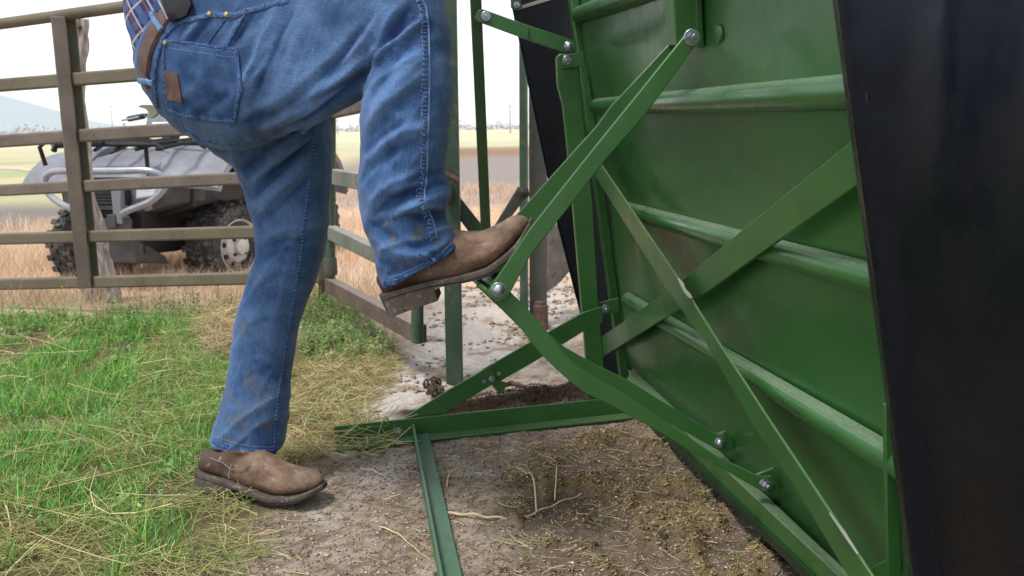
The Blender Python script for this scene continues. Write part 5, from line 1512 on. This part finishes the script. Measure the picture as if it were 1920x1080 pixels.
# taller weeds
def weeds(n_, poly, hh, cols, name, label, leaf=.02, nl=14):
    q = scatter_px(n_, poly); V = []; Fq = []; C = []
    for (x, y) in q:
        z = gz(x, y); ht_ = random.uniform(*hh); az = random.uniform(0, 6.28); ln_ = random.uniform(.1, .7)
        col_ = palette(cols, 1, .15)[0]
        for i in range(nl):
            t = (i + .5) / nl
            c = Vector((x + math.cos(az) * ln_ * ht_ * t ** 1.6, y + math.sin(az) * ln_ * ht_ * t ** 1.6, z + ht_ * t * (1 - .25 * ln_ * t)))
            a2 = random.uniform(0, 6.28); l_ = leaf * random.uniform(.5, 1.3) * (1.1 - .5 * t)
            d_ = Vector((math.cos(a2), math.sin(a2), random.uniform(-.2, .8))).normalized(); s_ = Vector((-math.sin(a2), math.cos(a2), random.uniform(-.3, .3))) * l_ * .22
            k = len(V); V += [c, c + d_ * l_ * .5 + s_, c + d_ * l_, c + d_ * l_ * .5 - s_]; Fq.append((k, k + 1, k + 2, k + 3)); C += [col_ * random.uniform(.8, 1.2)] * 4
        # stem
        p0 = Vector((x, y, z)); p1 = c; sx_ = Vector((math.sin(az), -math.cos(az), 0)) * .0012
        k = len(V); V += [p0 - sx_, p0 + sx_, p1 + sx_ * .5, p1 - sx_ * .5]; Fq.append((k, k + 1, k + 2, k + 3)); C += [col_ * 1.1] * 4
    o = np_mesh(name, [tuple(v) for v in V], Fq, np.array(C), M['blade'])
    tag(o, label, 'weeds', None, 'stuff')
WG = [(104, 142, 72), (122, 152, 82), (92, 126, 66), (150, 158, 96), (136, 146, 88)]
weeds(520, [(560, 560), (640, 560), (700, 615), (742, 660), (690, 690), (570, 690)], (.03, .13), WG, 'weeds', 'leafy green weeds along the foot of the rusty gate panel')
weeds(620, [(-300, 585), (150, 590), (330, 575), (440, 570), (445, 640), (-300, 640)], (.03, .15), WG + [(150, 150, 92)], 'weeds', 'green weeds along the foot of the cattle gate')
weeds(170, [(-300, 640), (420, 620), (430, 820), (330, 960), (-300, 1200)], (.02, .06), [(120, 164, 92), (136, 172, 104), (104, 150, 80)], 'weeds', 'broad leaved weeds among the green grass', leaf=.026, nl=8)
# dry tan grass beyond the gate
def tan(n_, poly, hr, name, label, cols, wr=(.0012, .0028)):
    q = scatter_px(n_, poly)
    f = fbm(q[:, 0], q[:, 1], 1.6, 3, 81); k = rng.uniform(0, 1, len(q)) < sstep(.25, .6, f) + .15
    q = q[k]; f = f[k]
    h = rng.uniform(hr[0], hr[1], len(q)) * (.5 + f)
    o = blades(name, q, h, rng.uniform(*wr, len(q)), rng.uniform(.1, .95, len(q)), palette(cols, len(q), .15), M['dryb'])
    tag(o, label, 'grass', None, 'stuff')
TAN = [(230, 202, 174), (220, 188, 158), (234, 212, 188), (208, 172, 142), (238, 220, 198), (198, 180, 146)]
tan(26000, [(-450, 455), (560, 455), (760, 560), (690, 585), (600, 560), (330, 575), (-450, 590)], (.05, .17), 'dry_grass', 'tan dry grass standing under and behind the gates', TAN)
tan(16000, [(-450, 400), (700, 400), (800, 470), (700, 520), (-450, 460)], (.06, .16), 'dry_grass', 'dry grass round the quad bike wheels', TAN, (.002, .004))
tan(16000, [(560, 345), (1080, 330), (1060, 400), (1020, 450), (850, 500), (600, 480)], (.05, .14), 'dry_grass', 'pale dry grass between the gate posts and the bare yard', [(232, 204, 176), (238, 214, 190), (224, 190, 156), (214, 174, 140)], (.002, .005))
# wood shavings and manure crumbs
def crumbs(n_, poly, sr, cols, name, label, flat=.35, clump=None):
    q = scatter_px(n_ * 2, poly)
    if clump:
        f = fbm(q[:, 0], q[:, 1], clump[0], 4, clump[2]); q = q[f + rng.normal(0, .03, len(q)) > clump[1]]
    q = q[:n_]; k = len(q)
    s_ = rng.uniform(sr[0], sr[1], k) * rng.uniform(.5, 1.3, k)
    base = np.array([[1, 0, 0], [-.5, .8, 0], [-.6, -.8, 0], [.1, .1, 1], [0, 0, -.6]]) 
    a_ = rng.uniform(0, 6.28, k); ca, sa = np.cos(a_), np.sin(a_)
    st = rng.uniform(.5, 1.6, (k, 1)); fl = flat * rng.uniform(.4, 1.5, (k, 1))
    B = base[None] + rng.normal(0, .22, (k, 5, 3))
    B[:, :, 0] *= st; B[:, :, 2] *= fl
    V = np.stack([B[:, :, 0] * ca[:, None] - B[:, :, 1] * sa[:, None], B[:, :, 0] * sa[:, None] + B[:, :, 1] * ca[:, None], B[:, :, 2]], 2) * s_[:, None, None]
    V[:, :, 0] += q[:, :1]; V[:, :, 1] += q[:, 1:]; V[:, :, 2] += (ground_z(q[:, 0], q[:, 1]) + s_ * .12)[:, None]
    o = (np.arange(k) * 5)[:, None]
    fs = np.concatenate([o + np.array([f_]) for f_ in ((0, 1, 3), (1, 2, 3), (2, 0, 3), (1, 0, 4), (2, 1, 4), (0, 2, 4))], 0)
    ob = np_mesh(name, V.reshape(-1, 3), fs, np.repeat(palette(cols, k, .2), 5, 0), M['dryb'])
    tag(ob, label, 'litter', None, 'stuff')
SHAV = [(180, 162, 142), (160, 142, 122), (138, 120, 102), (196, 180, 160), (120, 104, 88), (150, 130, 108)]
FG = [(560, 900), (640, 860), (780, 830), (1190, 785), (1300, 850), (1580, 1090), (1500, 1350), (500, 1350), (470, 1000)]
crumbs(15000, FG, (.0018, .005), SHAV, 'wood_shavings', 'brown wood shavings and crumbs over the foreground dirt')
crumbs(7000, [(960, 830), (1200, 790), (1300, 850), (1570, 1090), (1500, 1350), (1000, 1350), (900, 1000)], (.0016, .0055), [(130, 112, 76), (112, 96, 68), (148, 128, 92), (98, 84, 64), (156, 138, 108)], 'manure', 'olive brown manure lumps on the right of the foreground dirt', .7, clump=(15, .50, 44))
crumbs(7000, [(820, 775), (860, 745), (1000, 720), (1150, 725), (1180, 770), (1100, 765), (900, 785)], (.0012, .0042), [(70, 57, 44), (86, 71, 54), (58, 48, 38), (98, 83, 64)], 'manure', 'dark manure heaped along the far side of the cross bar', .7)
crumbs(1600, [(640, 790), (700, 720), (800, 600), (860, 520), (1080, 470), (1100, 600), (1000, 690), (880, 740), (740, 790)], (.003, .014), [(152, 134, 114), (134, 118, 100), (168, 152, 132), (120, 104, 88)], 'dirt_clods', 'dirt clods scattered over the pale trampled ground', .6, clump=(7, .5, 66))
# single stalks one can point at
def stalk(label, pix, r_, col, lift=.006):
    pts = []
    for i, (x, y) in enumerate(pix):
        p = G(x, y); p.z = gz(p.x, p.y) + r_ + lift * (math.sin(i * 1.7) * .5 + .5)
        pts.append(p)
    D = [Vector(p) for p in densify([tuple(p) for p in pts], 9)]
    D = [p + Vector((0, 0, r_ * .5 * math.sin(i * .9 + pts[0].x * 50))) for i, p in enumerate(D)]
    mb = MB(); mb.tube(D, [r_ * .72 * (1 - .6 * i / len(D)) * (1.18 if i % 13 == 6 else 1) for i in range(len(D))], 7)
    m_ = M['stalk'] if col == 0 else M['stalk_green']
    o = mb.build('dry_stalk', m_, None, smooth=True, loc=tuple(pts[0])); tag(o, label, 'stalk', 'single stalks on the ground')
M['stalk'] = paint('dry_stalk', lin(206, 180, 136), lin(226, 204, 164), .8, scale=40)
M['stalk_green'] = paint('green_stalk', lin(150, 172, 92), lin(176, 190, 116), .7, scale=30)
stalk('thick straw stalk lying on the dirt right of the base bar', [(826, 966), (880, 970), (935, 978), (985, 972), (1040, 950), (1090, 932)], .0042, 0)
stalk('upright-leaning straw crossing the thick stalk', [(1006, 968), (1000, 930), (985, 900), (970, 878)], .0028, 0, .02)
stalk('short straw beside the right end of the thick stalk', [(1040, 945), (1044, 915), (1042, 886)], .0022, 0, .02)
stalk('curled straw just right of the long green base bar', [(838, 915), (842, 895), (856, 880), (868, 874)], .0022, 0)
stalk('long thin straw left of the base bar near the camera', [(712, 990), (745, 1004), (780, 1030), (806, 1052)], .0020, 0)
stalk('short straw on pale dirt between boot toe and base bar', [(676, 881), (700, 886), (722, 898)], .0022, 0)
stalk('straight straw at the foot of the grass in front of the standing boot', [(470, 1016), (500, 1006), (536, 998)], .0026, 0)
stalk('yellow bent straw at the bottom edge below the standing boot', [(372, 1078), (400, 1068), (440, 1060), (470, 1050)], .0026, 0)
stalk('forked pale straw lying on the grass left of the standing leg', [(245, 780), (280, 796), (320, 800), (345, 796)], .0030, 0, .03)
stalk('pale straw crossing the forked straw left of the standing leg', [(220, 852), (250, 830), (285, 808), (300, 800)], .0026, 0, .03)
stalk('straight straw lying flat at the left edge', [(-5, 916), (30, 915), (80, 917)], .0022, 0, .02)
stalk('bent straw standing in the grass at the lower left edge', [(8, 950), (18, 985), (22, 1015), (8, 1040)], .0026, 0, .03)
stalk('long green stem arching over the lush grass', [(20, 750), (100, 722), (180, 690), (240, 672), (290, 680)], .0022, 1, .05)
stalk('green stem curving down through the lush grass', [(195, 700), (172, 750), (162, 810), (166, 856)], .0020, 1, .05)
stalk('white dead twig reaching left from behind the standing leg', [(250, 700), (310, 702), (365, 690), (400, 668)], .0030, 0, .05)
stalk('second dead twig under the white twig behind the standing leg', [(258, 718), (320, 716), (370, 700), (415, 690)], .0028, 0, .04)

# ------------------------------------------------------------------ air
m, n, b = newmat('haze_air')
n.nodes.remove(b)
pv = N(n, 'ShaderNodeVolumePrincipled'); pv.inputs['Color'].default_value = (.93, .97, 1, 1); pv.inputs['Density'].default_value = 0.00022
n.links.new(pv.outputs[0], n.nodes['Material Output'].inputs['Volume'])
mb = MB(); mb.box((0, 1500, 149), (7000, 3400, 302))
hz = mb.build('haze', m, None); tag(hz, kind='stuff', label='pale thin haze over the far fields and hills', cat='haze')
